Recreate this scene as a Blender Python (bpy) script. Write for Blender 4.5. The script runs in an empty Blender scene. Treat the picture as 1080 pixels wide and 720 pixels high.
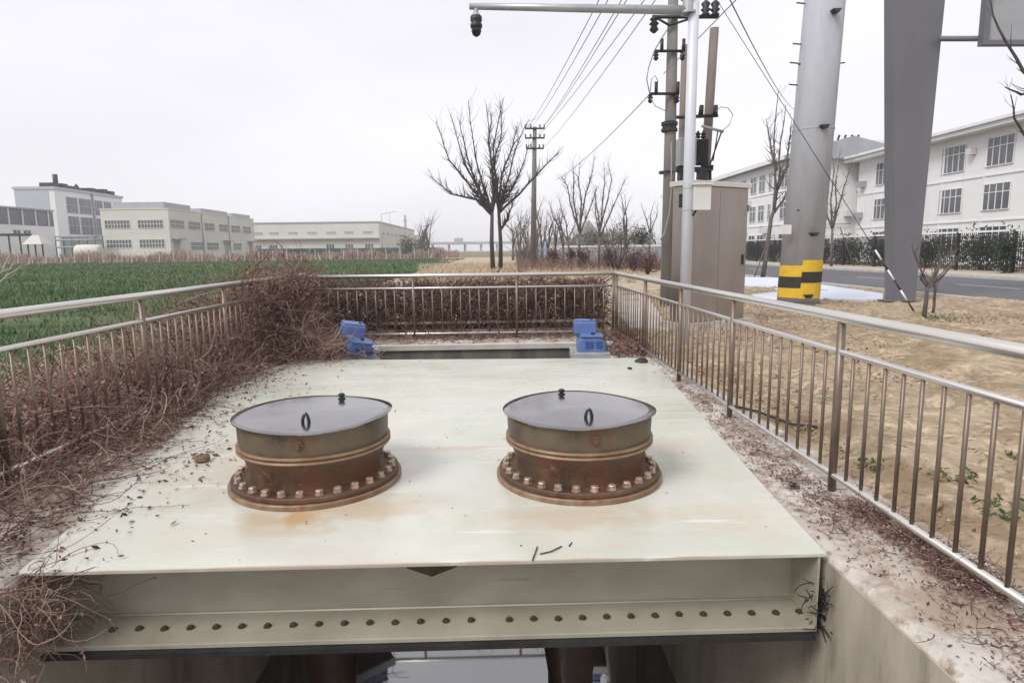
import bpy, math, random
import numpy as np
from mathutils import Vector, Matrix

C = bpy.data.collections.new("Scene Objects")
sc = bpy.context.scene
sc.collection.children.link(C)
random.seed(7)
rng = np.random.default_rng(7)
PI = math.pi

# ------------------------------------------------------------ camera
FOC, EYE = 670.0, 1.6
yaw, pitch, roll = map(math.radians, (1.4, -8.2, 0.7))
Fv = Vector((math.sin(yaw) * math.cos(pitch), math.cos(yaw) * math.cos(pitch), math.sin(pitch)))
R0 = Vector((math.cos(yaw), -math.sin(yaw), 0))
U0 = R0.cross(Fv)
Uv = U0 * math.cos(roll) + R0 * math.sin(roll)
Rv = R0 * math.cos(roll) - U0 * math.sin(roll)
cam = bpy.data.objects.new("camera", bpy.data.cameras.new("camera"))
C.objects.link(cam)
M = Matrix((Rv, Uv, -Fv)).transposed().to_4x4()
M.translation = (0, 0, EYE)
cam.matrix_world = M
cam.data.sensor_width = 36
cam.data.lens = 36 * FOC / 1080
cam.data.clip_start = 0.05
cam.data.clip_end = 6000
sc.camera = cam

# ------------------------------------------------------------ sky, sun, exposure
SUN_EL, SUN_AZ = math.radians(46), math.radians(228)
w = bpy.data.worlds.new("World"); sc.world = w; w.use_nodes = True
nt = w.node_tree; bg = nt.nodes["Background"]
sky = nt.nodes.new("ShaderNodeTexSky"); sky.sky_type = 'NISHITA'; sky.sun_disc = False
sky.sun_elevation = SUN_EL; sky.sun_rotation = SUN_AZ; sky.dust_density = 4
hs = nt.nodes.new("ShaderNodeHueSaturation"); hs.inputs["Saturation"].default_value = 0.25
mx = nt.nodes.new("ShaderNodeMix"); mx.data_type = 'RGBA'; mx.inputs[0].default_value = 0.88
mx.inputs[7].default_value = (7.55, 7.5, 7.95, 1)
nt.links.new(sky.outputs[0], hs.inputs["Color"]); nt.links.new(hs.outputs[0], mx.inputs[6])
cn = nt.nodes.new("ShaderNodeTexNoise"); cn.inputs["Scale"].default_value = 1.3; cn.inputs["Detail"].default_value = 5
cmap = nt.nodes.new("ShaderNodeMapping"); cmap.inputs["Scale"].default_value = (1, 1, 3.5); ctc = nt.nodes.new("ShaderNodeTexCoord")
nt.links.new(ctc.outputs["Generated"], cmap.inputs[0]); nt.links.new(cmap.outputs[0], cn.inputs[0])
cr = nt.nodes.new("ShaderNodeMapRange"); cr.inputs[1].default_value = .3; cr.inputs[2].default_value = .7; cr.inputs[3].default_value = .88; cr.inputs[4].default_value = 1.07
nt.links.new(cn.outputs[0], cr.inputs[0])
cs = nt.nodes.new("ShaderNodeVectorMath"); cs.operation = 'SCALE'
nt.links.new(mx.outputs[2], cs.inputs[0]); nt.links.new(cr.outputs[0], cs.inputs["Scale"])
nt.links.new(cs.outputs[0], bg.inputs[0]); bg.inputs[1].default_value = 0.1
sun = bpy.data.objects.new("sun", bpy.data.lights.new("sun", 'SUN'))
sun.data.energy = 1.5; sun.data.angle = math.radians(22); sun.data.color = (1, .97, .93)
sun.rotation_euler = (PI / 2 - SUN_EL, 0, PI - SUN_AZ)
C.objects.link(sun)
sc.view_settings.view_transform = 'Standard'; sc.view_settings.look = 'None'
sc.view_settings.exposure = 0.47; sc.view_settings.gamma = 1
sc.cycles.use_denoising = True
sc.cycles.max_bounces = 8
sc.cycles.volume_bounces = 2


def ray(x, y):
    return Fv + Rv * (x - 540) / FOC + Uv * (360 - y) / FOC


def at(x, y, Y):
    d = ray(x, y); t = Y / d.y
    return Vector((d.x * t, Y, EYE + d.z * t))


def gp(x, y, z=0.0):
    d = ray(x, y); t = (z - EYE) / d.z
    return Vector((d.x * t, d.y * t, z))


# ------------------------------------------------------------ materials
def mat(name, cols, scale=3.0, rough=0.8, metal=0.0, bump=0.0, bscale=None, stretch=(1, 1, 1), detail=6, contrast=(0.3, 0.7), spec=0.5, island=0.0, rvar=0.0, distort=0.0):
    m = bpy.data.materials.new(name); m.use_nodes = True
    t = m.node_tree; b = t.nodes["Principled BSDF"]
    b.inputs["Roughness"].default_value = rough; b.inputs["Metallic"].default_value = metal
    b.inputs["Specular IOR Level"].default_value = spec
    tc = t.nodes.new("ShaderNodeTexCoord"); mp = t.nodes.new("ShaderNodeMapping")
    mp.inputs["Scale"].default_value = stretch
    t.links.new(tc.outputs["Object"], mp.inputs[0])
    n = t.nodes.new("ShaderNodeTexNoise"); n.inputs["Scale"].default_value = scale; n.inputs["Detail"].default_value = detail
    n.inputs["Roughness"].default_value = 0.62; n.inputs["Distortion"].default_value = distort
    t.links.new(mp.outputs[0], n.inputs[0])
    r = t.nodes.new("ShaderNodeValToRGB")
    while len(r.color_ramp.elements) < len(cols): r.color_ramp.elements.new(0.5)
    for i, c in enumerate(cols):
        e = r.color_ramp.elements[i]
        e.position = contrast[0] + (contrast[1] - contrast[0]) * i / max(1, len(cols) - 1)
        e.color = (*c, 1)
    src = n.outputs[0]
    if island > 0:
        g = t.nodes.new("ShaderNodeNewGeometry"); mm = t.nodes.new("ShaderNodeMix")
        mm.inputs[0].default_value = island
        t.links.new(n.outputs[0], mm.inputs[2]); t.links.new(g.outputs["Random Per Island"], mm.inputs[3])
        src = mm.outputs[0]
    t.links.new(src, r.inputs[0]); t.links.new(r.outputs[0], b.inputs["Base Color"])
    if rvar:
        mr = t.nodes.new("ShaderNodeMapRange"); mr.inputs[1].default_value = .3; mr.inputs[2].default_value = .7
        mr.inputs[3].default_value = max(0.02, rough - rvar); mr.inputs[4].default_value = rough + rvar
        t.links.new(n.outputs[0], mr.inputs[0]); t.links.new(mr.outputs[0], b.inputs["Roughness"])
    if bump:
        n2 = t.nodes.new("ShaderNodeTexNoise"); n2.inputs["Scale"].default_value = bscale or scale * 6; n2.inputs["Detail"].default_value = 8
        t.links.new(mp.outputs[0], n2.inputs[0])
        bp = t.nodes.new("ShaderNodeBump"); bp.inputs["Strength"].default_value = 0.6; bp.inputs["Distance"].default_value = bump
        t.links.new(n2.outputs[0], bp.inputs["Height"]); t.links.new(bp.outputs[0], b.inputs["Normal"])
    return m


def layer(m, col, scale, lo, hi, stretch=(1, 1, 1), rough=None, offset=(0, 0, 0), detail=8):
    """another patchy layer of a colour of its own over a material"""
    t = m.node_tree; b = t.nodes["Principled BSDF"]
    src = b.inputs["Base Color"].links[0].from_socket
    tc = t.nodes.new("ShaderNodeTexCoord"); mp = t.nodes.new("ShaderNodeMapping"); mp.inputs["Scale"].default_value = stretch; mp.inputs["Location"].default_value = offset
    t.links.new(tc.outputs["Object"], mp.inputs[0])
    n = t.nodes.new("ShaderNodeTexNoise"); n.inputs["Scale"].default_value = scale; n.inputs["Detail"].default_value = detail; n.inputs["Roughness"].default_value = .65
    t.links.new(mp.outputs[0], n.inputs[0])
    mr = t.nodes.new("ShaderNodeMapRange"); mr.inputs[1].default_value = lo; mr.inputs[2].default_value = hi
    t.links.new(n.outputs[0], mr.inputs[0])
    mxx = t.nodes.new("ShaderNodeMix"); mxx.data_type = 'RGBA'
    t.links.new(mr.outputs[0], mxx.inputs[0]); t.links.new(src, mxx.inputs[6]); mxx.inputs[7].default_value = (*col, 1)
    t.links.new(mxx.outputs[2], b.inputs["Base Color"])
    return mr


def blob(m, col, centre, radii, strength=1.0, nscale=6.0):
    """a stain with a place and outline of its own"""
    t = m.node_tree; b = t.nodes["Principled BSDF"]
    src = b.inputs["Base Color"].links[0].from_socket
    tc = t.nodes.new("ShaderNodeTexCoord")
    n = t.nodes.new("ShaderNodeTexNoise"); n.inputs["Scale"].default_value = nscale; n.inputs["Detail"].default_value = 6
    t.links.new(tc.outputs["Object"], n.inputs[0])
    sub = t.nodes.new("ShaderNodeVectorMath"); sub.operation = 'SUBTRACT'; sub.inputs[1].default_value = (centre[0] + .4, centre[1] - 6, centre[2])
    t.links.new(tc.outputs["Object"], sub.inputs[0])
    dv = t.nodes.new("ShaderNodeVectorMath"); dv.operation = 'DIVIDE'; dv.inputs[1].default_value = radii
    t.links.new(sub.outputs[0], dv.inputs[0])
    ln = t.nodes.new("ShaderNodeVectorMath"); ln.operation = 'LENGTH'; t.links.new(dv.outputs[0], ln.inputs[0])
    ad = t.nodes.new("ShaderNodeMath"); ad.operation = 'MULTIPLY_ADD'; ad.inputs[1].default_value = 1.8
    t.links.new(n.outputs[0], ad.inputs[0]); t.links.new(ln.outputs["Value"], ad.inputs[2])
    mr = t.nodes.new("ShaderNodeMapRange"); mr.inputs[1].default_value = 1.95; mr.inputs[2].default_value = 1.3
    mr.inputs[3].default_value = 0; mr.inputs[4].default_value = strength
    t.links.new(ad.outputs[0], mr.inputs[0])
    mxx = t.nodes.new("ShaderNodeMix"); mxx.data_type = 'RGBA'
    t.links.new(mr.outputs[0], mxx.inputs[0]); t.links.new(src, mxx.inputs[6]); mxx.inputs[7].default_value = (*col, 1)
    t.links.new(mxx.outputs[2], b.inputs["Base Color"])


def rgb(r, g, b_):
    f = lambda v: (v / 255) ** 2.2
    return (f(r), f(g), f(b_))


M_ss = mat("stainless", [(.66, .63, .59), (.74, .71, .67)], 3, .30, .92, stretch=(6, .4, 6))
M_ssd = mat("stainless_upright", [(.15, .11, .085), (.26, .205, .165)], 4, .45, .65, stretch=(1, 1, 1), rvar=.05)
M_deck = mat("deck_paint", [(.57, .57, .495), (.62, .615, .545), (.655, .645, .585)], .8, .30, 0, bump=.0012, bscale=2.0, rvar=.10, spec=.55, stretch=(.6, 1.4, 1))
layer(M_deck, (.47, .51, .39), .8, .45, .80)
layer(M_deck, (.53, .47, .38), 1.3, .50, .85, stretch=(.45, 1.8, 1), offset=(3, 1, 0))
layer(M_deck, (.42, .38, .31), 60, .68, .74)
blob(M_deck, (.50, .30, .10), (-1.30, 3.60, .02), (.34, .20, .5), .5)
blob(M_deck, (.50, .27, .09), (-1.22, 3.66, .02), (.10, .16, .5), .6)
blob(M_deck, (.56, .41, .26), (-.85, 3.75, .02), (.50, .18, .5), .55)
blob(M_deck, (.56, .44, .30), (.45, 3.58, .02), (.75, .20, .5), .55)
blob(M_deck, (.58, .42, .34), (-.35, 4.95, .02), (.75, .07, .5), .7)
blob(M_deck, (.55, .50, .40), (-1.6, 3.45, .02), (.6, .25, .5), .5)
blob(M_deck, (.60, .50, .42), (1.35, 4.9, .02), (.3, .35, .5), .5)
blob(M_deck, (.34, .22, .13), (-.4, 3.06, .01), (2.6, .012, .2), .55, 3)
blob(M_deck, (.50, .40, .30), (-2.0, 4.6, .02), (.5, .9, .5), .45, 5)
blob(M_deck, (.56, .46, .34), (1.4, 3.5, .02), (.35, .3, .5), .4, 5)
layer(M_deck, (.40, .26, .15), 26, .70, .76, offset=(2, 2, 0))
layer(M_deck, (.70, .70, .66), 3.5, .60, .68, stretch=(.3, 3, 1), offset=(8, 2, 0))
M_beam = mat("beam_paint", [(.30, .275, .215), (.40, .375, .305)], 2.5, .45, 0, bump=.001, stretch=(1, 1, 2))
layer(M_beam, (.20, .15, .09), 5, .62, .82, stretch=(.4, 1, 3))
M_rust = mat("rust_steel", [(.048, .030, .022), (.12, .062, .038), (.19, .11, .07)], 5, .62, .25, bump=.003, bscale=30, rvar=.12)
layer(M_rust, (.165, .070, .040), 3.2, .46, .64)
layer(M_rust, (.22, .085, .045), 12, .58, .66)
layer(M_rust, (.06, .05, .04), 20, .60, .68, offset=(3, 3, 1))
layer(M_rust, (.26, .20, .15), 14, .62, .72)
layer(M_rust, (.09, .08, .055), 3, .50, .70, offset=(5, 2, 1))
M_pipe = mat("dark_rust", [(.020, .012, .009), (.05, .025, .016)], 5, .5, .1, bump=.003)  # very dark rust tones for the pipes below the deck
M_barrel = mat("weathered_barrel", [(.075, .060, .040), (.14, .11, .075), (.18, .13, .08)], 5, .5, .3, bump=.002, bscale=25, rvar=.1)
layer(M_barrel, (.17, .08, .045), 3.3, .56, .68)
layer(M_barrel, (.24, .21, .17), 9, .62, .74, stretch=(1, 1, .3))
M_ring = mat("flange_ring_paint", [(.20, .12, .07), (.34, .24, .16)], 7, .5, .2, bump=.001)
layer(M_ring, (.20, .07, .03), 6, .52, .7)
M_bolt = mat("bolt_steel", [(.24, .14, .08), (.46, .36, .28), (.62, .52, .42)], 11, .4, .45)
M_lid = mat("lid_steel", [(.26, .25, .26), (.36, .35, .355)], 2.2, .16, .92, bump=.006, bscale=1.7, rvar=.06)
layer(M_lid, (.20, .17, .155), 5, .56, .75, stretch=(.5, 1.5, 1))
layer(M_lid, (.55, .53, .50), 30, .68, .76)
M_black = mat("black_rubber", [(.010, .010, .011), (.03, .028, .027)], 9, .6)
M_darkhole = mat("rusty_bolt_and_shade", [(.030, .018, .010), (.10, .06, .03)], 30, .7)  # dark rust of the bolts, also the painted shade of the gusset hollow
M_conc = mat("concrete_ledge", [(.42, .37, .32), (.55, .51, .46), (.61, .58, .54)], 1.6, .85, 0, bump=.012, bscale=12, contrast=(.3, .66))
layer(M_conc, (.36, .285, .22), 2.1, .45, .60, offset=(2, 5, 0))
layer(M_conc, (.26, .185, .14), 6.5, .54, .66, offset=(1, 5, 0))
layer(M_conc, (.20, .15, .115), 9, .58, .72, stretch=(1, .6, 1))
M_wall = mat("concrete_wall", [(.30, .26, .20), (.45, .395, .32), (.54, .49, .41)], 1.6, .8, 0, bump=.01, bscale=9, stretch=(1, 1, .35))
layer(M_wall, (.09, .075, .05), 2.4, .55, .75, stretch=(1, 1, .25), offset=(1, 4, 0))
M_soil = mat("dry_soil", [(.19, .14, .09), (.34, .255, .17), (.47, .375, .26)], 2.2, .95, 0, bump=.06, bscale=16, contrast=(.28, .70))
layer(M_soil, (.60, .49, .33), 7, .50, .68)
layer(M_soil, (.13, .095, .065), 13, .55, .68, offset=(4, 1, 0))
layer(M_soil, (.24, .155, .09), 1.0, .50, .70, offset=(9, 1, 0))
layer(M_soil, (.18, .18, .09), 1.1, .58, .75, offset=(7, 3, 0))
M_clod = mat("soil_crumb", [(.13, .09, .055), (.34, .25, .155), (.58, .47, .33)], 3, .95, island=.9, contrast=(.1, .9))
M_base = mat("field_soil", [(.16, .12, .08), (.27, .20, .13)], .5, .95, 0, bump=.04, bscale=3)
layer(M_base, (.10, .12, .04), .08, .45, .62)
M_field = mat("winter_wheat", [(.055, .080, .040), (.085, .12, .06), (.15, .155, .09)], .35, .95, 0, bump=.10, bscale=6, stretch=(.35, 1.4, 1), spec=.1)
layer(M_field, (.13, .19, .075), .9, .56, .76, stretch=(.2, 1.2, 1))
layer(M_field, (.11, .10, .045), .5, .62, .8, stretch=(.5, 1, 1), offset=(3, 3, 0))
M_tan = mat("tan_grass_ground", [(.34, .26, .18), (.50, .41, .30)], .8, .95, 0, bump=.05, bscale=5)
M_road = mat("asphalt", [(.085, .085, .095), (.12, .12, .13)], 1.2, .75, 0, bump=.003, bscale=90, stretch=(1, .15, 1))
layer(M_road, (.20, .19, .19), .7, .58, .8, stretch=(2, .08, 1))
M_pave = mat("pavement", [(.40, .34, .28), (.52, .45, .38)], 1.1, .9, 0, bump=.006, bscale=20)
M_sheet = mat("pale_slab", [(.58, .62, .70), (.68, .72, .80)], .9, .6, 0, bump=.01, bscale=4)
layer(M_sheet, (.45, .40, .34), 2.4, .6, .75)
M_kerb = mat("kerb_stone", [(.42, .39, .36), (.58, .55, .52)], 2, .85, 0, bump=.004)
M_paint = mat("road_paint", [(.45, .45, .46), (.62, .62, .62)], 5, .7)
M_water = mat("water", [(.05, .05, .052), (.08, .08, .082)], .6, .03, 0, spec=1.0)
M_water.node_tree.nodes["Principled BSDF"].inputs["IOR"].default_value = 2.3
M_white = mat("white_wall", [(.75, .75, .76), (.81, .81, .82)], .25, .8, 0, stretch=(1, 1, 3))
layer(M_white, (.62, .62, .62), .35, .58, .85, stretch=(3, 3, .3))
M_cream = mat("cream_wall", [(.58, .57, .52), (.67, .66, .61)], .12, .85, 0, stretch=(1, 1, 2))
M_greywall = mat("grey_cladding", [(.42, .44, .49), (.48, .50, .55)], .2, .6)
M_glass = mat("window_glass", [(.05, .06, .075), (.13, .14, .16)], .6, .12, 0, spec=.8)
M_dglass = mat("dark_glazing", [(.10, .11, .14), (.17, .18, .22)], .3, .2, 0, spec=.7)
M_trim = mat("grey_trim", [(.30, .31, .33), (.40, .41, .43)], 1, .6)
M_whitetrim = mat("white_trim", [(.72, .72, .73), (.80, .80, .81)], 1, .5)
M_green = mat("green_mesh", [(.035, .10, .075), (.07, .15, .115)], .4, .8)
M_bark = mat("dark_bark", [(.040, .032, .034), (.095, .078, .074)], 8, .9, 0, bump=.01, stretch=(1, 1, .3))
M_bark2 = mat("grey_bark", [(.08, .065, .06), (.17, .145, .13)], 8, .9, 0, bump=.006, stretch=(1, 1, .3))
M_pole = mat("concrete_pole", [(.17, .16, .15), (.25, .235, .22)], 4, .85, 0, stretch=(1, 1, .2))
M_pole2 = mat("brown_pole", [(.17, .135, .12), (.26, .21, .19)], 4, .8, 0, stretch=(1, 1, .2))
M_big = mat("grey_pole_paint", [(.36, .375, .41), (.45, .465, .50)], 1.4, .6, 0, bump=.003, stretch=(1, 1, .3))
layer(M_big, (.32, .33, .35), 3, .55, .75, stretch=(1.5, 1.5, .2))
layer(M_big, (.42, .42, .43), 5, .62, .76, offset=(3, 3, 3))
M_steel = mat("steel_pillar_paint", [(.13, .13, .15), (.165, .165, .185)], .8, .5, 0, stretch=(1, 1, .3))
M_steel_light = mat("steel_pillar_web", [(.25, .26, .28), (.30, .31, .33)], 1, .5)
M_yellow = mat("yellow_band", [(.62, .38, .02), (.74, .49, .03)], 6, .55)
layer(M_yellow, (.33, .31, .28), 5, .6, .68)
M_blackp = mat("black_band", [(.012, .012, .013), (.035, .033, .033)], 4, .5)
M_gantry = mat("gantry_paint", [(.60, .62, .68), (.68, .70, .76)], 3, .35, .1)
M_gantry2 = mat("gantry_arm_paint", [(.38, .39, .42), (.48, .49, .52)], 3, .4, .4)
M_panel = mat("sign_back", [(.33, .34, .36), (.40, .41, .43)], 2, .6, .2)
M_box = mat("box_paint", [(.60, .59, .57), (.68, .67, .65)], 3, .4)
M_cab = mat("cabinet_steel", [(.31, .265, .24), (.42, .37, .34)], 1.2, .33, .8, stretch=(1, 1, .5), rvar=.06)
M_dark = mat("dark_metal", [(.018, .018, .022), (.055, .05, .055)], 8, .5, .3)
M_wire = mat("wire", [(.24, .24, .26), (.30, .30, .32)], 3, .6)
M_blue = mat("blue_paint", [(.08, .14, .33), (.12, .20, .42)], 7, .38, .0, rvar=.1)
layer(M_blue, (.24, .31, .46), 9, .60, .72)
M_blueshade = mat("blue_paint_shaded", [(.03, .06, .19), (.05, .09, .26)], 7, .4)  # shaded copy of the blue paint, for the housing hollows
M_plate = mat("grey_plate", [(.38, .40, .40), (.50, .52, .52)], 5, .5, .3)
M_vine = mat("dry_vine", [(.070, .032, .025), (.155, .080, .062), (.26, .155, .125), (.42, .30, .25)], 1.5, .85, 0, island=.8, contrast=(.12, .9))
M_vine2 = mat("pale_vine", [(.12, .062, .048), (.29, .18, .14), (.52, .39, .32)], 2, .85, 0, island=.8, contrast=(.12, .9))
M_hedge = mat("maroon_brush", [(.055, .029, .025), (.145, .080, .066), (.29, .18, .15)], 2.5, .9, 0, island=.75, contrast=(.12, .9))
M_leaf = mat("dry_leaf", [(.045, .022, .018), (.11, .055, .04), (.25, .15, .11)], 3, .85, 0, island=.85, contrast=(.1, .9))
M_redleaf = mat("red_leaf", [(.045, .012, .016), (.10, .03, .035), (.15, .055, .05)], 3, .8, 0, island=.7, contrast=(.1, .9))
M_ever = mat("evergreen_leaf", [(.018, .028, .018), (.038, .055, .032), (.075, .095, .06)], 2, .8, 0, island=.7, contrast=(.1, .9))
M_ever2 = mat("grey_green_leaf", [(.08, .08, .065), (.15, .15, .12), (.22, .215, .18)], 2, .85, 0, island=.7, contrast=(.1, .9))  # leaf colour lightened to suggest haze on the far shrubs
M_reed = mat("pink_reed", [(.24, .14, .12), (.40, .28, .24), (.52, .42, .37)], .2, .9, 0, island=.6, contrast=(.15, .85))
M_tanblade = mat("tan_blade", [(.34, .25, .15), (.50, .40, .28), (.62, .53, .41)], .6, .9, 0, island=.7, contrast=(.15, .85))
M_blade = mat("wheat_blade", [(.05, .095, .036), (.085, .15, .06), (.17, .22, .11)], .3, .8, 0, island=.6, contrast=(.15, .85), spec=.2)
M_weed = mat("weed", [(.035, .065, .022), (.07, .115, .04), (.15, .17, .08)], 2, .8, 0, island=.7, contrast=(.15, .85))
M_far = mat("far_concrete", [(.36, .38, .42), (.42, .44, .48)], .05, .9)


# ------------------------------------------------------------ mesh helpers
class MB:
    def __init__(s): s.v = []; s.f = []; s.sm = []

    def box(s, c, d, rz=0.0, top=None):
        hx, hy, hz = d[0] / 2, d[1] / 2, d[2] / 2
        k = len(s.v); ca, sa = math.cos(rz), math.sin(rz)
        for z in (-hz, hz):
            sx, sy = (top if (top and z > 0) else (1, 1))
            for x, y in ((-hx, -hy), (hx, -hy), (hx, hy), (-hx, hy)):
                x *= sx; y *= sy
                s.v.append((c[0] + x * ca - y * sa, c[1] + x * sa + y * ca, c[2] + z))
        s.f += [(k, k + 3, k + 2, k + 1), (k + 4, k + 5, k + 6, k + 7)] + [(k + i, k + (i + 1) % 4, k + 4 + (i + 1) % 4, k + 4 + i) for i in range(4)]
        s.sm += [0] * 6
        return s

    def bb(s, x0, x1, y0, y1, z0, z1):
        return s.box(((x0 + x1) / 2, (y0 + y1) / 2, (z0 + z1) / 2), (abs(x1 - x0), abs(y1 - y0), abs(z1 - z0)))

    def prism(s, poly, z0, z1):
        k = len(s.v); n = len(poly)
        s.v += [(p[0], p[1], z0) for p in poly] + [(p[0], p[1], z1) for p in poly]
        s.f += [tuple(range(k + n - 1, k - 1, -1)), tuple(range(k + n, k + 2 * n))] + [(k + i, k + (i + 1) % n, k + n + (i + 1) % n, k + n + i) for i in range(n)]
        s.sm += [0] * (n + 2)
        return s

    def prism_y(s, poly, y0, y1):      # polygon in x,z extruded along y
        k = len(s.v); n = len(poly)
        s.v += [(p[0], y0, p[1]) for p in poly] + [(p[0], y1, p[1]) for p in poly]
        s.f += [tuple(range(k, k + n)), tuple(range(k + 2 * n - 1, k + n - 1, -1))] + [(k + i, k + n + i, k + n + (i + 1) % n, k + (i + 1) % n) for i in range(n)]
        s.sm += [0] * (n + 2)
        return s

    def tube(s, pts, rad, n=8, cap=True):
        pts = [Vector(p) for p in pts]
        if not isinstance(rad, (list, tuple)): rad = [rad] * len(pts)
        k = len(s.v); m = len(pts)
        a = None
        for i, p in enumerate(pts):
            d = (pts[min(i + 1, m - 1)] - pts[max(i - 1, 0)])
            if d.length < 1e-9: d = Vector((0, 0, 1))
            d.normalize()
            if a is None: a = Vector((0, 0, 1)) if abs(d.z) < .9 else Vector((1, 0, 0))
            u = d.cross(a)
            if u.length < 1e-4: u = d.cross(Vector((0, 1, 0)))
            u.normalize(); v = d.cross(u)
            a = u.cross(d) if False else a
            for j in range(n):
                t = 2 * PI * j / n
                q = p + (u * math.cos(t) + v * math.sin(t)) * rad[i]
                s.v.append(tuple(q))
        for i in range(m - 1):
            for j in range(n):
                s.f.append((k + i * n + j, k + (i + 1) * n + j, k + (i + 1) * n + (j + 1) % n, k + i * n + (j + 1) % n)); s.sm.append(1)
        if cap:
            s.f.append(tuple(k + j for j in range(n))); s.f.append(tuple(k + (m - 1) * n + j for j in range(n - 1, -1, -1))); s.sm += [0, 0]
        return s

    def lathe(s, prof, c, n=48, smooth=0):
        """prof: (r, z) outline; closed top and bottom when r = 0"""
        k = len(s.v); m = len(prof)
        for r, z in prof:
            for j in range(n):
                t = 2 * PI * j / n
                s.v.append((c[0] + r * math.cos(t), c[1] + r * math.sin(t), c[2] + z))
        for i in range(m - 1):
            for j in range(n):
                s.f.append((k + i * n + j, k + i * n + (j + 1) % n, k + (i + 1) * n + (j + 1) % n, k + (i + 1) * n + j)); s.sm.append(smooth)
        return s

    def quad(s, a, b, c, d):
        k = len(s.v); s.v += [tuple(a), tuple(b), tuple(c), tuple(d)]; s.f.append((k, k + 1, k + 2, k + 3)); s.sm.append(0)
        return s

    def build(s, name, material, parent=None, bevel=0.0):
        me = bpy.data.meshes.new(name)
        off = Vector(parent_loc(parent)) if parent else Vector((0, 0, 0))
        me.from_pydata([(x - off.x, y - off.y, z - off.z) for x, y, z in s.v], [], s.f)
        me.polygons.foreach_set("use_smooth", [bool(x) for x in s.sm])
        me.materials.append(material)
        o = bpy.data.objects.new(name, me); C.objects.link(o)
        if parent: o.parent = parent
        if bevel:
            bv = o.modifiers.new("bevel", 'BEVEL'); bv.width = bevel; bv.segments = 2; bv.limit_method = 'ANGLE'
        return o


def parent_loc(o):
    l = Vector((0, 0, 0))
    while o is not None:
        l = l + o.location; o = o.parent
    return l


def npmesh(name, V, F, material, parent=None):
    """V (n,3), F (m,k) arrays"""
    V = np.asarray(V, np.float32); F = np.asarray(F, np.int32)
    if parent: V = V - np.array(parent_loc(parent), np.float32)
    me = bpy.data.meshes.new(name)
    me.vertices.add(len(V)); me.vertices.foreach_set("co", V.ravel())
    k = F.shape[1]
    me.loops.add(F.size); me.loops.foreach_set("vertex_index", F.ravel())
    me.polygons.add(len(F)); me.polygons.foreach_set("loop_start", np.arange(0, F.size, k, dtype=np.int32)); me.polygons.foreach_set("loop_total", np.full(len(F), k, np.int32))
    me.update(calc_edges=True)
    me.materials.append(material)
    o = bpy.data.objects.new(name, me); C.objects.link(o)
    if parent: o.parent = parent
    return o


def thing(name, label, cat, loc=(0, 0, 0), group=None):
    o = bpy.data.objects.new(name, None); C.objects.link(o); o.location = loc
    o.empty_display_size = .2
    return tag(o, label, cat, group)


def tag(o, label=None, cat=None, group=None, kind=None):
    if label: o['label'] = label
    if cat: o['category'] = cat
    if group: o['group'] = group
    if kind: o['kind'] = kind
    return o


def struct(o): o['kind'] = 'structure'; return o


def copy_tree(o, parent=None):
    c = o.copy(); C.objects.link(c)
    if parent: c.parent = parent
    for ch in list(o.children): copy_tree(ch, c)
    return c


# ---- strands (vines, twigs) and leaves in numpy
def strands(starts, dirs, length, seg, wander, rad, grav=0.0, zmin=None, attract=None):
    n = len(starts); P = np.zeros((n, seg + 1, 3)); P[:, 0] = starts
    d = dirs / np.linalg.norm(dirs, axis=1, keepdims=True)
    L = (np.asarray(length) / seg).reshape(-1, 1) if np.ndim(length) else length / seg
    curl = rng.normal(0, wander * .5, (n, 3))
    for i in range(seg):
        curl = curl * .8 + rng.normal(0, wander, (n, 3)) * .6
        d = d + curl; d[:, 2] -= grav
        d /= np.linalg.norm(d, axis=1, keepdims=True)
        P[:, i + 1] = P[:, i] + d * L
        if zmin is not None:
            lo = P[:, i + 1, 2] < zmin
            P[lo, i + 1, 2] = zmin + rng.random(lo.sum()) * .02
            d[lo, 2] = np.abs(d[lo, 2]) * .2
    r = np.asarray(rad).reshape(-1, 1) if np.ndim(rad) else np.full((n, 1), rad)
    taper = np.linspace(1, .45, seg + 1)[None]
    T = np.gradient(P, axis=1); T /= np.linalg.norm(T, axis=2, keepdims=True) + 1e-9
    A = np.array([0.31, 0.52, 0.79]); Uu = np.cross(T, A); Uu /= np.linalg.norm(Uu, axis=2, keepdims=True) + 1e-9
    W = np.cross(T, Uu)
    V = []
    for k in range(3):
        a = 2 * PI * k / 3
        V.append(P + (Uu * math.cos(a) + W * math.sin(a)) * (r * taper)[..., None])
    V = np.stack(V, 2)  # n,seg+1,3,3
    idx = np.arange(n * (seg + 1) * 3).reshape(n, seg + 1, 3)
    F = []
    for k in range(3):
        k2 = (k + 1) % 3
        F.append(np.stack([idx[:, :-1, k], idx[:, 1:, k], idx[:, 1:, k2], idx[:, :-1, k2]], -1).reshape(-1, 4))
    return V.reshape(-1, 3), np.concatenate(F), P


def leaves(c, size, flat=1.0):
    """small bent quads at centres c"""
    n = len(c); a = rng.normal(0, 1, (n, 3)); b = rng.normal(0, 1, (n, 3))
    a[:, 2] *= flat; b[:, 2] *= flat
    a /= np.linalg.norm(a, axis=1, keepdims=True); b -= a * (a * b).sum(1, keepdims=True); b /= np.linalg.norm(b, axis=1, keepdims=True)
    s = (np.asarray(size) * (0.5 + rng.random(n)))[:, None]
    V = np.stack([c - a * s, c - b * s * .45, c + a * s, c + b * s * .45], 1).reshape(-1, 3)
    return V, np.arange(4 * n).reshape(n, 4)


def join(*vf):
    V, F, k = [], [], 0
    for v, f in vf: V.append(v); F.append(f + k); k += len(v)
    return np.concatenate(V), np.concatenate(F)


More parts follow.
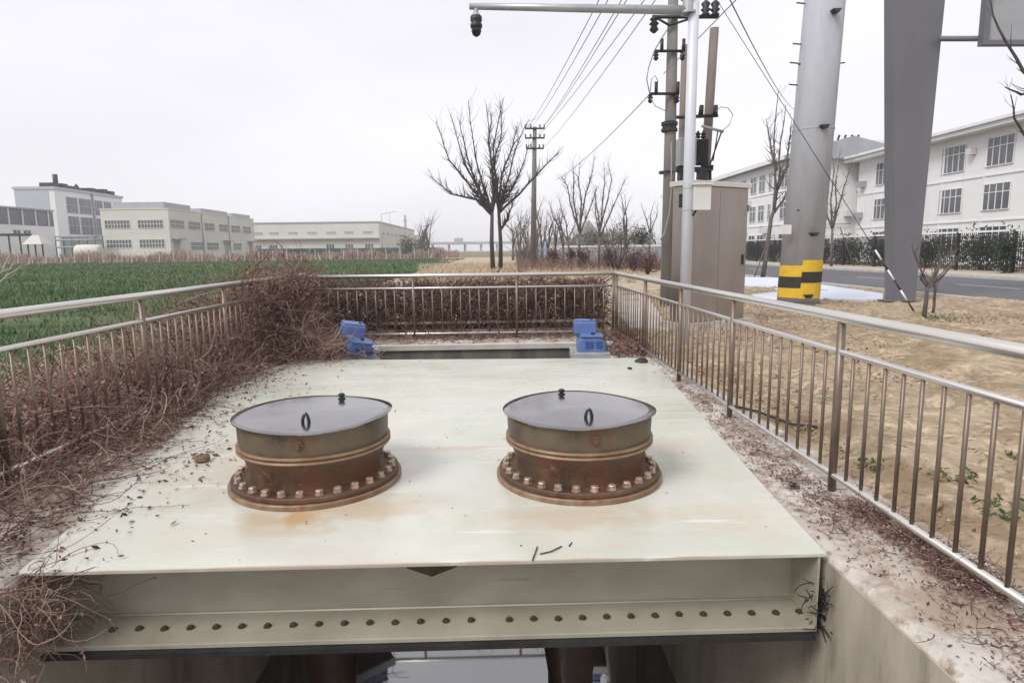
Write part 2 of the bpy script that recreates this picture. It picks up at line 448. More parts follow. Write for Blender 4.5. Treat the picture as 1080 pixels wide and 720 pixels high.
def blades(x, y, z, h, wd, lean=.4):
    n = len(x); a = rng.random(n) * 2 * PI; lx = rng.normal(0, lean, n) * h; ly = rng.normal(0, lean, n) * h
    dx, dy = np.cos(a) * wd / 2, np.sin(a) * wd / 2
    V = np.stack([np.stack([x - dx, y - dy, z], 1), np.stack([x + dx, y + dy, z], 1), np.stack([x + lx + dx * .2, y + ly + dy * .2, z + h], 1), np.stack([x + lx - dx * .2, y + ly - dy * .2, z + h * .97], 1)], 1).reshape(-1, 3)
    return V, np.arange(4 * n).reshape(n, 4)


# ============================================================ SETTING
def sheet(name, poly, z, material):
    m = MB(); k = len(m.v)
    m.v += [(x, y, z) for x, y in poly]; m.f.append(tuple(range(len(poly)))); m.sm.append(0)
    return struct(m.build(name, material))


BIG = 1500
g = MB()
for x0, x1, y0, y1 in ((-BIG, -3.75, -BIG, BIG), (2.55, BIG, -BIG, BIG), (-3.75, 2.55, 12.05, BIG), (-3.75, 2.55, -BIG, -3)):
    g.quad((x0, y0, -.06), (x1, y0, -.06), (x1, y1, -.06), (x0, y1, -.06))
struct(g.build("ground", M_base))
sheet("field", [(-420, -60), (-6.2, -60), (-6.2, 30), (-5.2, 62), (-8, 140), (-420, 140)], -.03, M_field)
sheet("tan_ground", [(-6, 14), (12, 14), (24, 150), (-12, 150), (-6, 60)], -.025, M_tan)

# dirt verge: real uneven surface
nx, ny = 230, 260
xs = np.linspace(2.46, 14.3, nx); ys = np.linspace(-1, 24, ny)
X, Y = np.meshgrid(xs, ys, indexing='ij')
Z = np.zeros_like(X)
for _ in range(60):
    fx, fy = rng.normal(0, 1, 2); k = 2 ** rng.uniform(-1, 3.6); nn = math.hypot(fx, fy)
    Z += np.sin(X * fx / nn * k + Y * fy / nn * k + rng.random() * 6.28) * .016 / k ** .6
C2 = rng.normal(0, 1, Z.shape)
for _ in range(2): C2 = (C2 + np.roll(C2, 1, 0) + np.roll(C2, -1, 0) + np.roll(C2, 1, 1) + np.roll(C2, -1, 1)) / 2.6
Z += np.clip(C2, -.4, 3) * .020
Z += .012
edge = np.clip((X - 2.5) / .5, 0, 1); Z = Z * (.3 + .7 * edge)
Z = np.clip(Z, -.02, .12); Z[0, :] = -.004
idx = np.arange(nx * ny).reshape(nx, ny)
F = np.stack([idx[:-1, :-1], idx[1:, :-1], idx[1:, 1:], idx[:-1, 1:]], -1).reshape(-1, 4)
o = npmesh("dirt_ground", np.stack([X, Y, Z], -1).reshape(-1, 3), F, M_soil); struct(o)
# road with kerbs, pavement, markings (runs parallel to the channel)
sheet("road", [(14.2, -30), (22.9, -30), (22.9, 400), (14.2, 400)], .012, M_road)
k = MB(); k.bb(22.9, 23.15, -30, 400, -.05, .14); struct(k.build("kerb", M_kerb))
k = MB(); k.bb(14.0, 14.2, -30, 60, -.05, .05); struct(k.build("kerb_near", M_kerb))
k = MB(); k.bb(23.15, 27.5, -30, 400, -.05, .135); struct(k.build("pavement", M_pave))
m = MB()
for i in range(30):
    y = 8 + i * 7; m.quad((18.45, y, .017), (18.6, y, .017), (18.6, y + 3.2, .017), (18.45, y + 3.2, .017))
m.quad((22.4, -30, .017), (22.52, -30, .017), (22.52, 400, .017), (22.4, 400, .017))
struct(m.build("road_markings", M_paint))
# pale concrete slabs on the verge
pp = [gp(*q) for q in ((782, 302), (782, 293), (825, 294), (870, 302), (931, 311), (931, 317), (800, 318), (792, 312), (822, 309), (812, 303))]
k = MB(); k.prism([(round(q.x, 2), round(q.y, 2)) for q in pp][::-1], -.02, .055); struct(k.build("concrete_path", M_sheet))
k = MB(); k.prism([(2.62, 12.3), (3.3, 11.9), (5.2, 22), (3.8, 24)], -.03, .07); struct(k.build("concrete_pad", M_kerb))

# ---- concrete channel
ch = thing("concrete_channel", "stained concrete channel with broad ledges on both sides of the cream steel deck", "channel", (0, 6, 0))
m = MB()
prof_r = [(1.72, -3), (1.72, -.03), (1.75, 0), (2.5, 0), (2.55, -.05), (2.55, -3)]
m.prism_y(prof_r, -3, 12.05); m.build("right_wall", M_conc, ch).name = "side_wall"
m = MB(); m.prism_y([(-3.75, -3), (-3.75, -.05), (-3.7, 0), (-2.48, 0), (-2.45, -.03), (-2.45, -3)], -3, 12.05); m.build("side_wall", M_conc, ch)
# darker vertical faces: slab lining of each wall
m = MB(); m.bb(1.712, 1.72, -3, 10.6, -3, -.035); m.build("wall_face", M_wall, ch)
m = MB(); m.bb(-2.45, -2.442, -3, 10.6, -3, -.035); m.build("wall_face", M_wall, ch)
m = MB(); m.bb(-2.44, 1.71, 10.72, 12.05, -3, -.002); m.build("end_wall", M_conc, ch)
m = MB(); m.bb(-2.44, 1.71, 10.56, 10.72, -.05, .03); m.build("coping", M_kerb, ch)
m = MB(); m.bb(-2.44, 1.71, 10.60, 10.71, -2.9, -.051); m.build("end_wall_face", mat("stained_shade_wall", [(.06, .055, .045), (.13, .12, .10), (.20, .185, .16)], 3, .8, stretch=(1, 1, .3)), ch)  # stained face coloured darker, putting the slot's shade into its tone
m = MB(); m.bb(-3.5, 2.3, 12.06, 12.22, -.1, .10); m.build("kerb", M_conc, ch)
m = MB(); m.bb(-3.5, 2.3, 12.10, 12.18, .22, .26); m.build("edge_strip", M_conc, ch)
w_ = MB(); w_.quad((-2.45, -3, -2.62), (1.73, -3, -2.62), (1.73, 10.75, -2.62), (-2.45, 10.75, -2.62)); struct(w_.build("water", M_water))

# ---- steel deck
dk = thing("steel_deck", "cream painted steel deck plate with a bolted beam along its front edge", "deck", (-.4, 6, 0))
m = MB()
poly = [(-2.43, 3.06), (1.695, 3.06), (1.74, 3.69), (1.87, 5.15), (1.99, 6.36), (2.10, 7.6), (2.14, 9.05), (-2.95, 9.35), (-3.26, 8.3), (-3.12, 6.84), (-2.69, 4.65)]
# three plates with a hairline seam between them, each lying on the ledges
def clip(poly, ylo, yhi):
    def cut(pl, s, y0):
        out = []
        for i in range(len(pl)):
            a, b = pl[i], pl[(i + 1) % len(pl)]
            ia, ib = s * (a[1] - y0) >= 0, s * (b[1] - y0) >= 0
            if ia: out.append(a)
            if ia != ib:
                t = (y0 - a[1]) / (b[1] - a[1]); out.append((a[0] + t * (b[0] - a[0]), y0))
        return out
    return cut(cut(poly, 1, ylo), -1, yhi)
for a, b in ((3.0, 5.998), (6.002, 9.5)):
    mm = MB(); mm.prism(clip(poly, a, b), .004, .024); mm.build("top_plate", M_deck, dk, bevel=.003)
mm = MB(); mm.tube([(-3.0, 6.0, .0215), (1.93, 6.0, .0215)], .006, 6); mm.build("weld_seam", M_deck, dk)
# beam under the front edge
xL, xR = -2.40, 1.70
m = MB(); m.bb(xL, 1.66, 3.35, 3.37, -.39, .003); m.build("web", M_beam, dk)
m = MB(); m.bb(xL, xR - .03, 3.066, 3.37, -.418, -.391); m.build("bottom_flange", M_beam, dk, bevel=.004)
m = MB(); m.prism([(xL + .05, 3.035), (xR - .05, 3.035), (xR - .05, 3.36), (xL + .05, 3.36)], -.446, -.42); m.build("rubber_seal", M_black, dk)
m = MB(); m.tube([(xL, 3.342, -.386), (1.66, 3.342, -.386)], .006, 6); m.build("weld_seam", M_deck, dk)
m = MB(); m.bb(1.655, 1.667, 3.068, 3.35, -.389, .003); m.build("end_stiffener", M_beam, dk)
m = MB(); m.bb(-2.40, -2.388, 3.068, 3.35, -.389, .003); m.build("end_stiffener", M_beam, dk)
# triangular lifting gusset under the edge
m = MB(); m.prism_y([(-.60, -.05), (-.16, -.05), (-.20, -.15), (-.33, -.215), (-.38, -.225), (-.43, -.215), (-.56, -.15)], 3.325, 3.349); m.build("gusset", M_beam, dk)
m = MB(); m.prism_y([(-.53, -.06), (-.23, -.06), (-.24, -.135), (-.38, -.19), (-.52, -.135)], 3.318, 3.3245); m.build("gusset_shade", M_darkhole, dk)  # dark plate on the gusset, its colour stands for a hollow's shade
bx = []
x = -2.08
for i in range(15): bx.append(-2.08 + i * .137)
for i in range(13): bx.append(.045 + i * .133)
b0 = None
for i, x in enumerate(bx):
    if b0 is None:
        m = MB(); m.lathe([(0, 0), (.021, 0), (.021, .006), (.015, .0062), (.015, .014), (.009, .016), (0, .016)], (0, 0, 0), 10)
        b0 = m.build("bolt", M_darkhole, None); b0.parent = dk; b0.location = Vector((x, 3.205, -.39)) - dk.location
    else:
        c = b0.copy(); C.objects.link(c); c.parent = dk
        c.location = Vector((x, 3.205 + rng.normal(0, .003), -.39)) - dk.location; c.rotation_euler.z = rng.random() * 3
m = MB()
m.bb(-2.2, 1.6, 8.2, 8.22, -.12, .003); m.build("rear_web", M_beam, dk)

# ---- flanged pipe risers
def riser(cx, cy, s, label, knob_dx, seed):
    t = thing("pipe_riser", label, "pipe riser", (cx, cy, .024), "rusty flanged pipe risers on the steel deck")
    c = (cx, cy, .024)
    MB().lathe([(0, 0), (.60 * s, 0), (.605 * s, .006), (.605 * s, .030), (.60 * s, .036), (0, .036)], c, 72).build("base_ring", M_ring, t)
    MB().lathe([(0, .037), (.578 * s, .037), (.585 * s, .043), (.585 * s, .066), (.578 * s, .072), (0, .072)], c, 72).build("flange", M_rust, t)
    prof = [(.455, .072), (.452, .10), (.455, .135), (.468, .178), (.487, .213), (.502, .243), (.508, .265)]
    MB().lathe([(r * s, z) for r, z in prof], c, 72, 1).build("neck", M_rust, t)
    MB().lathe([(.49 * s, .262), (.530 * s, .264), (.536 * s, .272), (.530 * s, .282), (.516 * s, .285), (.516 * s, .291), (.530 * s, .294), (.535 * s, .302), (.530 * s, .312), (.49 * s, .314)], c, 72).build("band", M_ring, t)
    MB().lathe([(.512 * s, .313), (.520 * s, .36), (.524 * s, .468)], c, 72, 1).build("barrel", M_barrel, t)
    # thin warped lid
    m = MB(); n, rr = 72, 10; r0 = .555 * s; zt = .480
    ph = seed * 1.7
    def zz(r, a): return zt + .006 * (r / r0) ** 2 * math.sin(2 * a + ph) + .005 * math.sin(3 * a + ph) * (r / r0) + .010 * (1 - (r / r0) ** 2)
    for side in (0, 1):
        k = len(m.v); m.v.append((cx, cy, c[2] + zz(0, 0) - side * .006))
        for i in range(1, rr + 1):
            for j in range(n):
                a = 2 * PI * j / n; r = r0 * i / rr; m.v.append((cx + r * math.cos(a), cy + r * math.sin(a), c[2] + zz(r, a) - side * .006))
        for j in range(n):
            q = (k, k + 1 + j, k + 1 + (j + 1) % n); m.f.append(q if not side else q[::-1]); m.sm.append(1)
        for i in range(rr - 1):
            for j in range(n):
                a_ = k + 1 + i * n; q = (a_ + j, a_ + n + j, a_ + n + (j + 1) % n, a_ + (j + 1) % n); m.f.append(q if not side else q[::-1]); m.sm.append(1)
        if side:
            k0 = 1 + (rr - 1) * n; k1 = k + 1 + (rr - 1) * n
            for j in range(n): m.f.append((k0 + j, k1 + j, k1 + (j + 1) % n, k0 + (j + 1) % n)); m.sm.append(0)
    lid = m.build("lid", M_lid, t)
    z0 = c[2] + zz(.35, -PI / 2)
    hx, hy = cx + .03, cy - .30 * s
    MB().tube([(hx - .022, hy, z0 - .01), (hx - .021, hy, z0 + .02), (hx - .010, hy, z0 + .052), (hx, hy, z0 + .062), (hx + .010, hy, z0 + .05), (hx + .018, hy, z0 + .02), (hx + .020, hy, z0 - .01)], [.011, .011, .010, .010, .010, .011, .011], 8).build("handle", M_black, lid)
    kx, ky = cx + knob_dx, cy + .40 * s; zk = c[2] + zz(.4, PI / 2)
    MB().lathe([(.026, -.005), (.028, .006), (.016, .010), (.014, .016), (.024, .020), (.026, .034), (.016, .042), (0, .044)], (kx, ky, zk), 10).build("knob", M_black, lid)
    # bolt on the front of the barrel
    m = MB(); m.tube([(cx + .04, cy - .515 * s, c[2] + .395), (cx + .04, cy - .535 * s, c[2] + .395)], .036, 6); m.tube([(cx + .04, cy - .53 * s, c[2] + .395), (cx + .04, cy - .555 * s, c[2] + .395)], .019, 6)
    m.build("plug", M_rust, t)
    nb = 28; b0 = None
    for i in range(nb):
        a = 2 * PI * (i + .3) / nb
        loc = Vector((.535 * s * math.cos(a), .535 * s * math.sin(a), .072))
        if b0 is None:
            m = MB(); m.lathe([(0, 0), (.030, 0), (.030, .006), (.0, .006)], (0, 0, 0), 14); m.lathe([(0, .006), (.025, .006), (.025, .030), (.021, .034), (0, .035)], (0, 0, 0), 6)
            b0 = m.build("bolt", M_bolt, None); b0.parent = t; b0.location = loc; b0.rotation_euler.z = 1
        else:
            q = b0.copy(); C.objects.link(q); q.parent = t; q.location = loc; q.rotation_euler = (rng.normal(0, .03), rng.normal(0, .03), rng.random() * 6)
    return t

riser(-1.275, 4.33, .962, "rusty flanged pipe riser under a steel lid, nearer the vine covered side", .10, 1)
riser(.565, 4.31, .955, "rusty flanged pipe riser under a steel lid, nearer the railing beside the dirt", -.08, 2)

# pipes hanging below the deck, into the water
for x, lab in ((-1.12, "dark rusty pipe going down to the water, on the vine side under the deck"), (.46, "dark rusty pipe going down to the water, right of the bright reflection under the deck")):
    t = thing("suction_pipe", lab, "pipe", (x, 3.9, -3), "rusty pipes below the steel deck")
    MB().lathe([(.27, -.02), (.27, -.50), (.25, -.52), (.24, -.60), (.15, -1.2), (.15, -3.3)], (x, 3.9, 0), 32, 1).build("barrel", M_pipe, t)
    MB().lathe([(.25, -.50), (.35, -.50), (.35, -.56), (.25, -.56)], (x, 3.9, 0), 32).build("flange", M_pipe, t)

# ============================================================ RAILINGS
def ball_tree(t, name, cells, material, base=None):
    pass

def rail_fence(label, p0, p1, posts, ztop, zmid, zlow, gap, label_cat="railing"):
    p0 = Vector(p0); p1 = Vector(p1); d = (p1 - p0); L = d.length; u = d / L
    t = thing("stainless_railing", label, label_cat, tuple(p0))
    MB().tube([p0 + Vector((0, 0, ztop)) , p0 + u * L * .5 + Vector((0, 0, ztop)), p1 + Vector((0, 0, ztop))], .036, 16).build("top_rail", M_ss, t)
    MB().tube([p0 + Vector((0, 0, zmid)), p1 + Vector((0, 0, zmid))], .020, 12).build("middle_rail", M_ss, t)
    MB().tube([p0 + Vector((0, 0, zlow)), p1 + Vector((0, 0, zlow))], .020, 12).build("bottom_rail", M_ss, t)
    pm = MB(); pm.tube([(0, 0, 0), (0, 0, ztop - .03)], .026, 12)
    bm_ = MB(); bm_.tube([(0, 0, zlow), (0, 0, zmid)], .0115, 8)
    post0 = bal0 = None
    for s in posts:
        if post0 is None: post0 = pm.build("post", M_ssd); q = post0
        else: q = post0.copy(); C.objects.link(q)
        q.parent = t; q.location = u * s
    ps = sorted(posts)
    segs = list(zip(ps[:-1], ps[1:]))
    cnt = 0
    for a, b in segs:
        n = max(1, round((b - a) / gap))
        for i in range(1, n):
            if cnt >= 100: break
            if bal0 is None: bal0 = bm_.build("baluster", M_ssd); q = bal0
            else: q = bal0.copy(); C.objects.link(q)
            q.parent = t; q.location = u * (a + (b - a) * i / n) + Vector((rng.normal(0, .002), 0, 0)); cnt += 1
    return t

Yr = [.45, 2.2, 3.964, 5.818, 7.5, 9.3, 11.55]
rail_fence("stainless steel railing on the bare ledge beside the dry dirt and the cabinet", (2.2, .2, 0), (2.2, 11.55, 0), [y - .2 for y in Yr], 1.15, .93, .11, .163)
Yl = [.6, 2.5, 4.35, 6.22, 8.1, 9.9, 11.55]
rail_fence("stainless steel railing overgrown with dead vines beside the green field", (-3.43, .2, 0), (-3.43, 11.55, 0), [y - .2 for y in Yl], 1.20, .96, .11, .163)
rail_fence("stainless steel railing across the far end of the channel before the maroon brush", (-3.40, 11.6, 0), (2.17, 11.6, 0), [.02, 1.9, 3.78, 5.55], 1.155, .93, .10, .17)

# ============================================================ BLUE ACTUATORS
def actuator(cx, cy, rz, label):
    t = thing("valve_actuator", label, "actuator", (cx, cy, 0), "blue valve actuators behind the deck")
    def loc(m, name, material, bevel=0.01):
        ca, sa = math.cos(rz), math.sin(rz)
        m.v = [(cx + x * ca - y * sa, cy + x * sa + y * ca, z) for x, y, z in m.v]
        return m.build(name, material, t, bevel)
    loc(MB().bb(-.30, .36, -.42, .30, -.10, .03), "base_plate", M_plate, .005)
    loc(MB().prism_y([(-.20, .03), (.24, .03), (.22, .18), (.17, .25), (-.13, .25), (-.20, .18)], -.28, .06), "gear_housing", M_blue, .015)
    loc(MB().bb(-.07, .05, -.288, -.281, .08, .19), "recess_shade", M_blueshade, 0)  # thin dark plates paint the shade of two hollows on the housing
    loc(MB().bb(.09, .19, -.288, -.281, .08, .19), "recess_shade", M_blueshade, 0)
    loc(MB().bb(-.15, .20, -.30, .02, .255, .285), "cover", M_blue, .008)
    loc(MB().box((-.06, .12, .365), (.36, .26, .22)), "motor_box", M_blue, .03)
    loc(MB().box((-.06, .12, .482), (.33, .23, .012)), "box_lid", M_blue, .004)
    m = MB(); m.lathe([(0, .487), (.025, .487), (.025, .502), (0, .502)], (.04, .10, 0), 12); loc(m, "cap", M_black, 0)
    m = MB(); m.lathe([(.03, .285), (.03, .31), (0, .31)], (.05, -.14, 0), 12); loc(m, "indicator", M_black, 0)
    for bx_, by_ in ((-.26, -.38), (.32, -.38)):
        m = MB(); m.lathe([(.02, .03), (.02, .05), (0, .05)], (bx_, by_, 0), 6); loc(m, "bolt", M_bolt, 0)
    m = MB(); m.tube([(.22, -.12, .13), (.36, -.12, .13)], .05, 16); loc(m, "shaft_cover", M_plate, 0)
    return t
actuator(1.46, 9.90, -.08, "bright blue valve actuator standing clear behind the deck, near the bare ledge")
ta = actuator(-2.24, 9.90, .45, "blue valve actuator half buried in dead vines behind the deck")
ta.rotation_euler = (.05, .22, 0)

# ============================================================ VINES, BRUSH
def sc_(n, lo, hi): return rng.uniform(lo, hi, n)

# mound between the railing and the field
n = 5200
y = sc_(n, 1.2, 13.5); x = -3.5 - np.abs(rng.normal(0, .9, n)); x = np.clip(x, -6.0, -3.5)
hmax = np.where(y > 8, .95, .40) * np.clip(1.25 - (-3.5 - x) / 2.6, .15, 1)
z = rng.random(n) * hmax - .03
V1, F1, P1 = strands(np.stack([x, y, z], 1), rng.normal(0, 1, (n, 3)) * [1, 1, .5], rng.uniform(.4, 1.1, n), 9, .38, np.clip(rng.lognormal(math.log(.0035 * 1.25), .45, n), .0018, .014), .03, -.04)
lv = P1[:, rng.integers(1, 9, 3)].reshape(-1, 3) + rng.normal(0, .03, (n * 3, 3))
V2, F2 = leaves(lv, .017)
o = npmesh("dead_vine_brush", *join((V1, F1), (V2, F2)), M_vine)
tag(o, "heap of dead brown vines between the railing and the green field", "dead vines", kind="stuff")
gm = MB(); gm.quad((-6.3, -3, -.022), (-3.74, -3, -.022), (-3.74, 14.5, -.022), (-6.0, 14.5, -.022)); struct(gm.build("brush_soil", mat("brush_soil", [(.14, .095, .075), (.32, .23, .18), (.52, .42, .34)], 7, .95, 0, bump=.03)))

# vines climbing and hanging on the left railing
n = 3050
y = np.concatenate([rng.normal(10.2, .95, 2300), sc_(750, 1.5, 8.5)]); y = np.clip(y, 1.3, 11.9)
hi = np.where(y > 8.4, 1.22, .20 + .10 * np.sin(y * 3))
hi = np.where(y < 4.2, .75, hi)
z = hi * rng.random(n) ** np.where(y > 8, .7, 1.6)
x = -3.43 + rng.normal(0, .12, n) + np.where(y > 9.6, rng.random(n) * .45 * (1 - z / 1.4), 0)
V1, F1, P1 = strands(np.stack([x, y, z], 1), rng.normal(0, 1, (n, 3)) * [.35, 1, .9], rng.uniform(.3, .9, n), 10, .35, np.clip(rng.lognormal(math.log(.003 * 1.25), .45, n), .0018, .014), .07, .0)
lv = P1[:, rng.integers(1, 10, 2)].reshape(-1, 3) + rng.normal(0, .02, (n * 2, 3)); V2, F2 = leaves(lv, .022)
tag(npmesh("climbing_vine", *join((V1, F1), (V2, F2)), M_vine), "dead vines tangled through the bars of the railing by the field", "dead vines", kind="stuff")

# pale strands lying on the left ledge
n = 2000
y = sc_(n, .8, 10.4)
edge = np.interp(y, [0, 3.06, 4.65, 6.84, 8.3, 10.4], [-2.5, -2.56, -2.85, -3.2, -3.3, -2.7])
x = -3.55 + rng.random(n) ** 1.5 * (edge + 3.58)
z = rng.random(n) ** 2.5 * .12 + .01
V1, F1, P1 = strands(np.stack([x, y, z], 1), rng.normal(0, 1, (n, 3)) * [.8, 1.1, .12] + [.25, .1, 0], rng.uniform(.25, .85, n), 10, .26, np.clip(rng.lognormal(math.log(.0028 * 1.25), .45, n), .0018, .014), .05, .008)
lv = P1[:, rng.integers(1, 10, 5)].reshape(-1, 3) + rng.normal(0, .03, (n * 5, 3)); lv[:, 2] = np.abs(lv[:, 2] * .6) + .004; V2, F2 = leaves(lv, .013, .5)
tag(npmesh("ledge_vine", *join((V1, F1), (V2, F2)), M_vine2), "pale dry vine runners lying over the ledge beside the deck edge", "dead vines", kind="stuff")
# long runners reaching over the deck
n = 95
y = sc_(n, 2.9, 8.6); edge = np.interp(y, [3.06, 4.65, 6.84, 8.3], [-2.46, -2.69, -3.12, -3.2])
V1, F1, P1 = strands(np.stack([edge - .25, y, np.full(n, .07)], 1), np.stack([rng.uniform(.4, 1.2, n), rng.normal(-.3, .6, n), np.full(n, .02)], 1), rng.uniform(.4, .95, n), 14, .16, rng.uniform(.0018, .0038, n), .03, .03)
n2 = 900; k = rng.integers(0, n, n2)
lv = P1[k, rng.integers(4, 15, n2)] + rng.normal(0, .02, (n2, 3)) * [1, 1, 0]; lv[:, 2] = .032 + rng.random(n2) * .012
V2, F2 = leaves(lv, .014, .35)
n3 = 420; yy = rng.normal(7.2, 1.0, n3); yy = np.clip(yy, 4.5, 9); ee = np.interp(yy, [3.06, 4.65, 6.84, 8.3, 9.3], [-2.46, -2.69, -3.12, -3.26, -2.95])
c3 = np.stack([ee + rng.exponential(.38, n3), yy, .03 + rng.random(n3) * .012], 1)
# leaves around the nearer part too
n4 = 170; yy = rng.normal(4.7, .55, n4); c4 = np.stack([-2.3 + rng.normal(0, .25, n4), np.clip(yy, 3.3, 6), .03 + rng.random(n4) * .01], 1)
V3, F3 = leaves(np.concatenate([c3, c4]), .020, .4)
tag(npmesh("deck_vine", *join((V1, F1), (V2, F2), (V3, F3)), M_leaf), "thin vine tips and dark fallen leaves scattered on the left part of the deck", "dead vines", kind="stuff")
# hanging tangle over the deck corner
n = 480
st = np.stack([rng.normal(-2.38, .11, n), rng.uniform(2.75, 3.25, n), rng.uniform(-.36, .03, n)], 1)
V1, F1, P1 = strands(st, rng.normal(0, 1, (n, 3)) * [.8, .7, .7] + [0, -.1, -.1], rng.uniform(.12, .42, n), 12, .36, np.clip(rng.lognormal(math.log(.0022), .45, n), .0012, .0055), .08)
lv = P1[:, rng.integers(2, 12, 1)].reshape(-1, 3); V2, F2 = leaves(lv, .013)
tag(npmesh("hanging_vine", *join((V1, F1), (V2, F2)), M_vine2), "dry vine tangle hanging down over the front left corner of the deck beam", "dead vines", kind="stuff")
# vines over the left actuator
n = 900
st = np.stack([rng.normal(-2.72, .30, n), rng.normal(9.62, .30, n), rng.uniform(.02, .5, n)], 1); st[:, 2] *= np.clip(1 - (st[:, 0] + 2.8) / .8, .1, 1)
V1, F1, P1 = strands(st, rng.normal(0, 1, (n, 3)) * [1, .7, .4], rng.uniform(.3, .7, n), 10, .25, rng.uniform(.003, .006, n), .09, .01)
tag(npmesh("actuator_vine", V1, F1, M_vine2), "dead vines heaped over the half buried blue actuator", "dead vines", kind="stuff")
# maroon brush behind the far railing
n = 7600
st = np.stack([sc_(n, -3.9, 2.15), 12.02 + np.abs(rng.normal(0, .55, n)), rng.random(n) * 1.0], 1)
V1, F1, P1 = strands(st, rng.normal(0, 1, (n, 3)) * [.8, .6, 1.1], rng.uniform(.25, .7, n), 8, .34, np.clip(rng.lognormal(math.log(.0055), .45, n), .003, .014), .04, 0)
P1c = P1[P1[:, :, 2].max(1) < 1.03]
n2 = 3800; lv = np.stack([sc_(n2, -3.9, 2.15), 12.28 + np.abs(rng.normal(0, .5, n2)), rng.random(n2) * (1.03 + .06 * np.sin(np.arange(n2)))], 1); V2, F2 = leaves(lv, .035)
hl_ = 1.09 + .09 * np.sin(V1[:, 0] * 2.3 + 1) + .04 * np.sin(V1[:, 0] * 7); V1[:, 2] = np.where(V1[:, 2] > hl_, hl_ + (V1[:, 2] - hl_) * .35, V1[:, 2])
tag(npmesh("maroon_brush", *join((V1, F1), (V2, F2)), M_hedge), "dense dark maroon brush behind the far railing", "brush", kind="stuff")
n = 900
st = np.stack([sc_(n, -3.4, 2.1), rng.uniform(10.85, 12.1, n), rng.random(n) ** 2 * .10 + .005], 1); st[:, 1] = np.where(rng.random(n) < .7, 11.4 + .6 * rng.random(n), st[:, 1])
V1, F1, _ = strands(st, rng.normal(0, 1, (n, 3)) * [1, .6, .25], rng.uniform(.15, .45, n), 7, .3, rng.uniform(.003, .006, n), .04, .0)
V2, F2 = leaves(np.repeat(st, 2, 0) + rng.normal(0, .05, (n * 2, 3)) * [1, 1, .2], .025, .5)
tag(npmesh("end_ledge_vine", *join((V1, F1), (V2, F2)), M_vine), "brown vine litter along the far ledge at the foot of the end railing", "dead vines", kind="stuff")
# brown leaf heap in the far right corner and debris on the right ledge
n = 500
st = np.stack([rng.uniform(1.75, 2.35, n), rng.uniform(9.3, 11.5, n), rng.random(n) * .16], 1)
V1, F1, _ = strands(st, rng.normal(0, 1, (n, 3)) * [1, 1, .3], rng.uniform(.15, .4, n), 6, .3, rng.uniform(.003, .006, n), .05, .0)
V2, F2 = leaves(np.stack([rng.uniform(1.7, 2.4, 900), rng.uniform(9.2, 11.5, 900), rng.random(900) * .14], 1), .035)
tag(npmesh("leaf_heap", *join((V1, F1), (V2, F2)), M_vine), "heap of brown dead leaves in the ledge corner beside the clear blue actuator", "leaf litter", kind="stuff")
cl = []
for cy_, cx_, sy_, sx_, k in ((6.4, 2.14, .9, .04, 110), (4.9, 2.05, .4, .08, 90), (4.15, 2.05, .18, .09, 70), (3.55, 2.20, .10, .05, 110), (3.2, 2.24, .12, .05, 130), (2.85, 2.25, .12, .05, 260), (3.6, 1.95, .25, .07, 60), (2.3, 2.15, .3, .1, 60), (2.6, 1.95, .5, .12, 50)):
    cl.append(np.stack([np.clip(rng.normal(cx_, sx_, k), 1.76, 2.5), rng.normal(cy_, sy_, k), .006 + rng.random(k) ** 2 * .035], 1))
cl = np.concatenate(cl); n = len(cl)
V1, F1, _ = strands(cl, rng.normal(0, 1, (n, 3)) * [1, 1, .12], rng.uniform(.05, .22, n), 6, .3, rng.uniform(.0014, .0032, n), .05, .004)
V2, F2 = leaves(np.concatenate([cl, np.repeat(cl, 4, 0) + rng.normal(0, .06, (len(cl) * 4, 3)) * [1, 1.6, 0], np.stack([sc_(2600, 1.78, 2.48), 1.6 + 9.6 * rng.random(2600), .006 + rng.random(2600) * .01], 1)]), .0105, .4)
tag(npmesh("dry_debris", *join((V1, F1), (V2, F2)), M_vine), "dry twigs and leaf crumbs scattered along the bare ledge by the railing", "debris", kind="stuff")

# twigs on the deck front, clod, specks
for pts, lab in (([(.20, 3.20, .030), (.185, 3.13, .033), (.165, 3.05, .030)], "short dark twig hanging at the deck edge, the nearer to the middle of the front"),
                 ([(.21, 3.12, .029), (.27, 3.14, .032), (.33, 3.20, .029)], "curved dark twig lying flat on the deck near its front edge"),
                 ([(.37, 3.20, .029), (.39, 3.24, .03)], "tiny straight twig fragment on the deck right of the curved twig")):
    tag(MB().tube(pts, .0035, 6).build("twig", M_dark), lab, "twig", "twigs on the deck front")
n = 170; cs = np.stack([rng.uniform(-2, 1.7, n), rng.uniform(3.1, 8.8, n), np.full(n, .0265)], 1)
tag(npmesh("deck_litter", *leaves(cs, .008, .15), M_leaf), "tiny dark leaf crumbs strewn over the cream deck", "litter", kind="stuff")

def clod(c, r, label, material=None, seed=0):
    r_ = random.Random(seed); m = MB(); n = 9; rings = 5
    for i in range(rings + 1):
        th = PI * i / rings
        for j in range(n):
            a = 2 * PI * j / n; q = r * (.75 + .45 * r_.random())
            m.v.append((c[0] + q * math.sin(th) * math.cos(a), c[1] + q * math.sin(th) * math.sin(a), c[2] + q * .6 * math.cos(th)))
    for i in range(rings):
        for j in range(n): m.f.append((i * n + j, (i + 1) * n + j, (i + 1) * n + (j + 1) % n, i * n + (j + 1) % n)); m.sm.append(0)
    return tag(m.build("soil_clod", material or M_rust), label, "clod")
clod((-2.27, 4.75, .05), .058, "round brown clod lying among vines on the left of the deck", mat("clod_soil", [(.10, .06, .04), (.24, .16, .11)], 20, .95, bump=.005), 3)
clod((1.98, 4.02, .018), .032, "small dark clod on the bare ledge beside the deck corner", M_dark, 5)
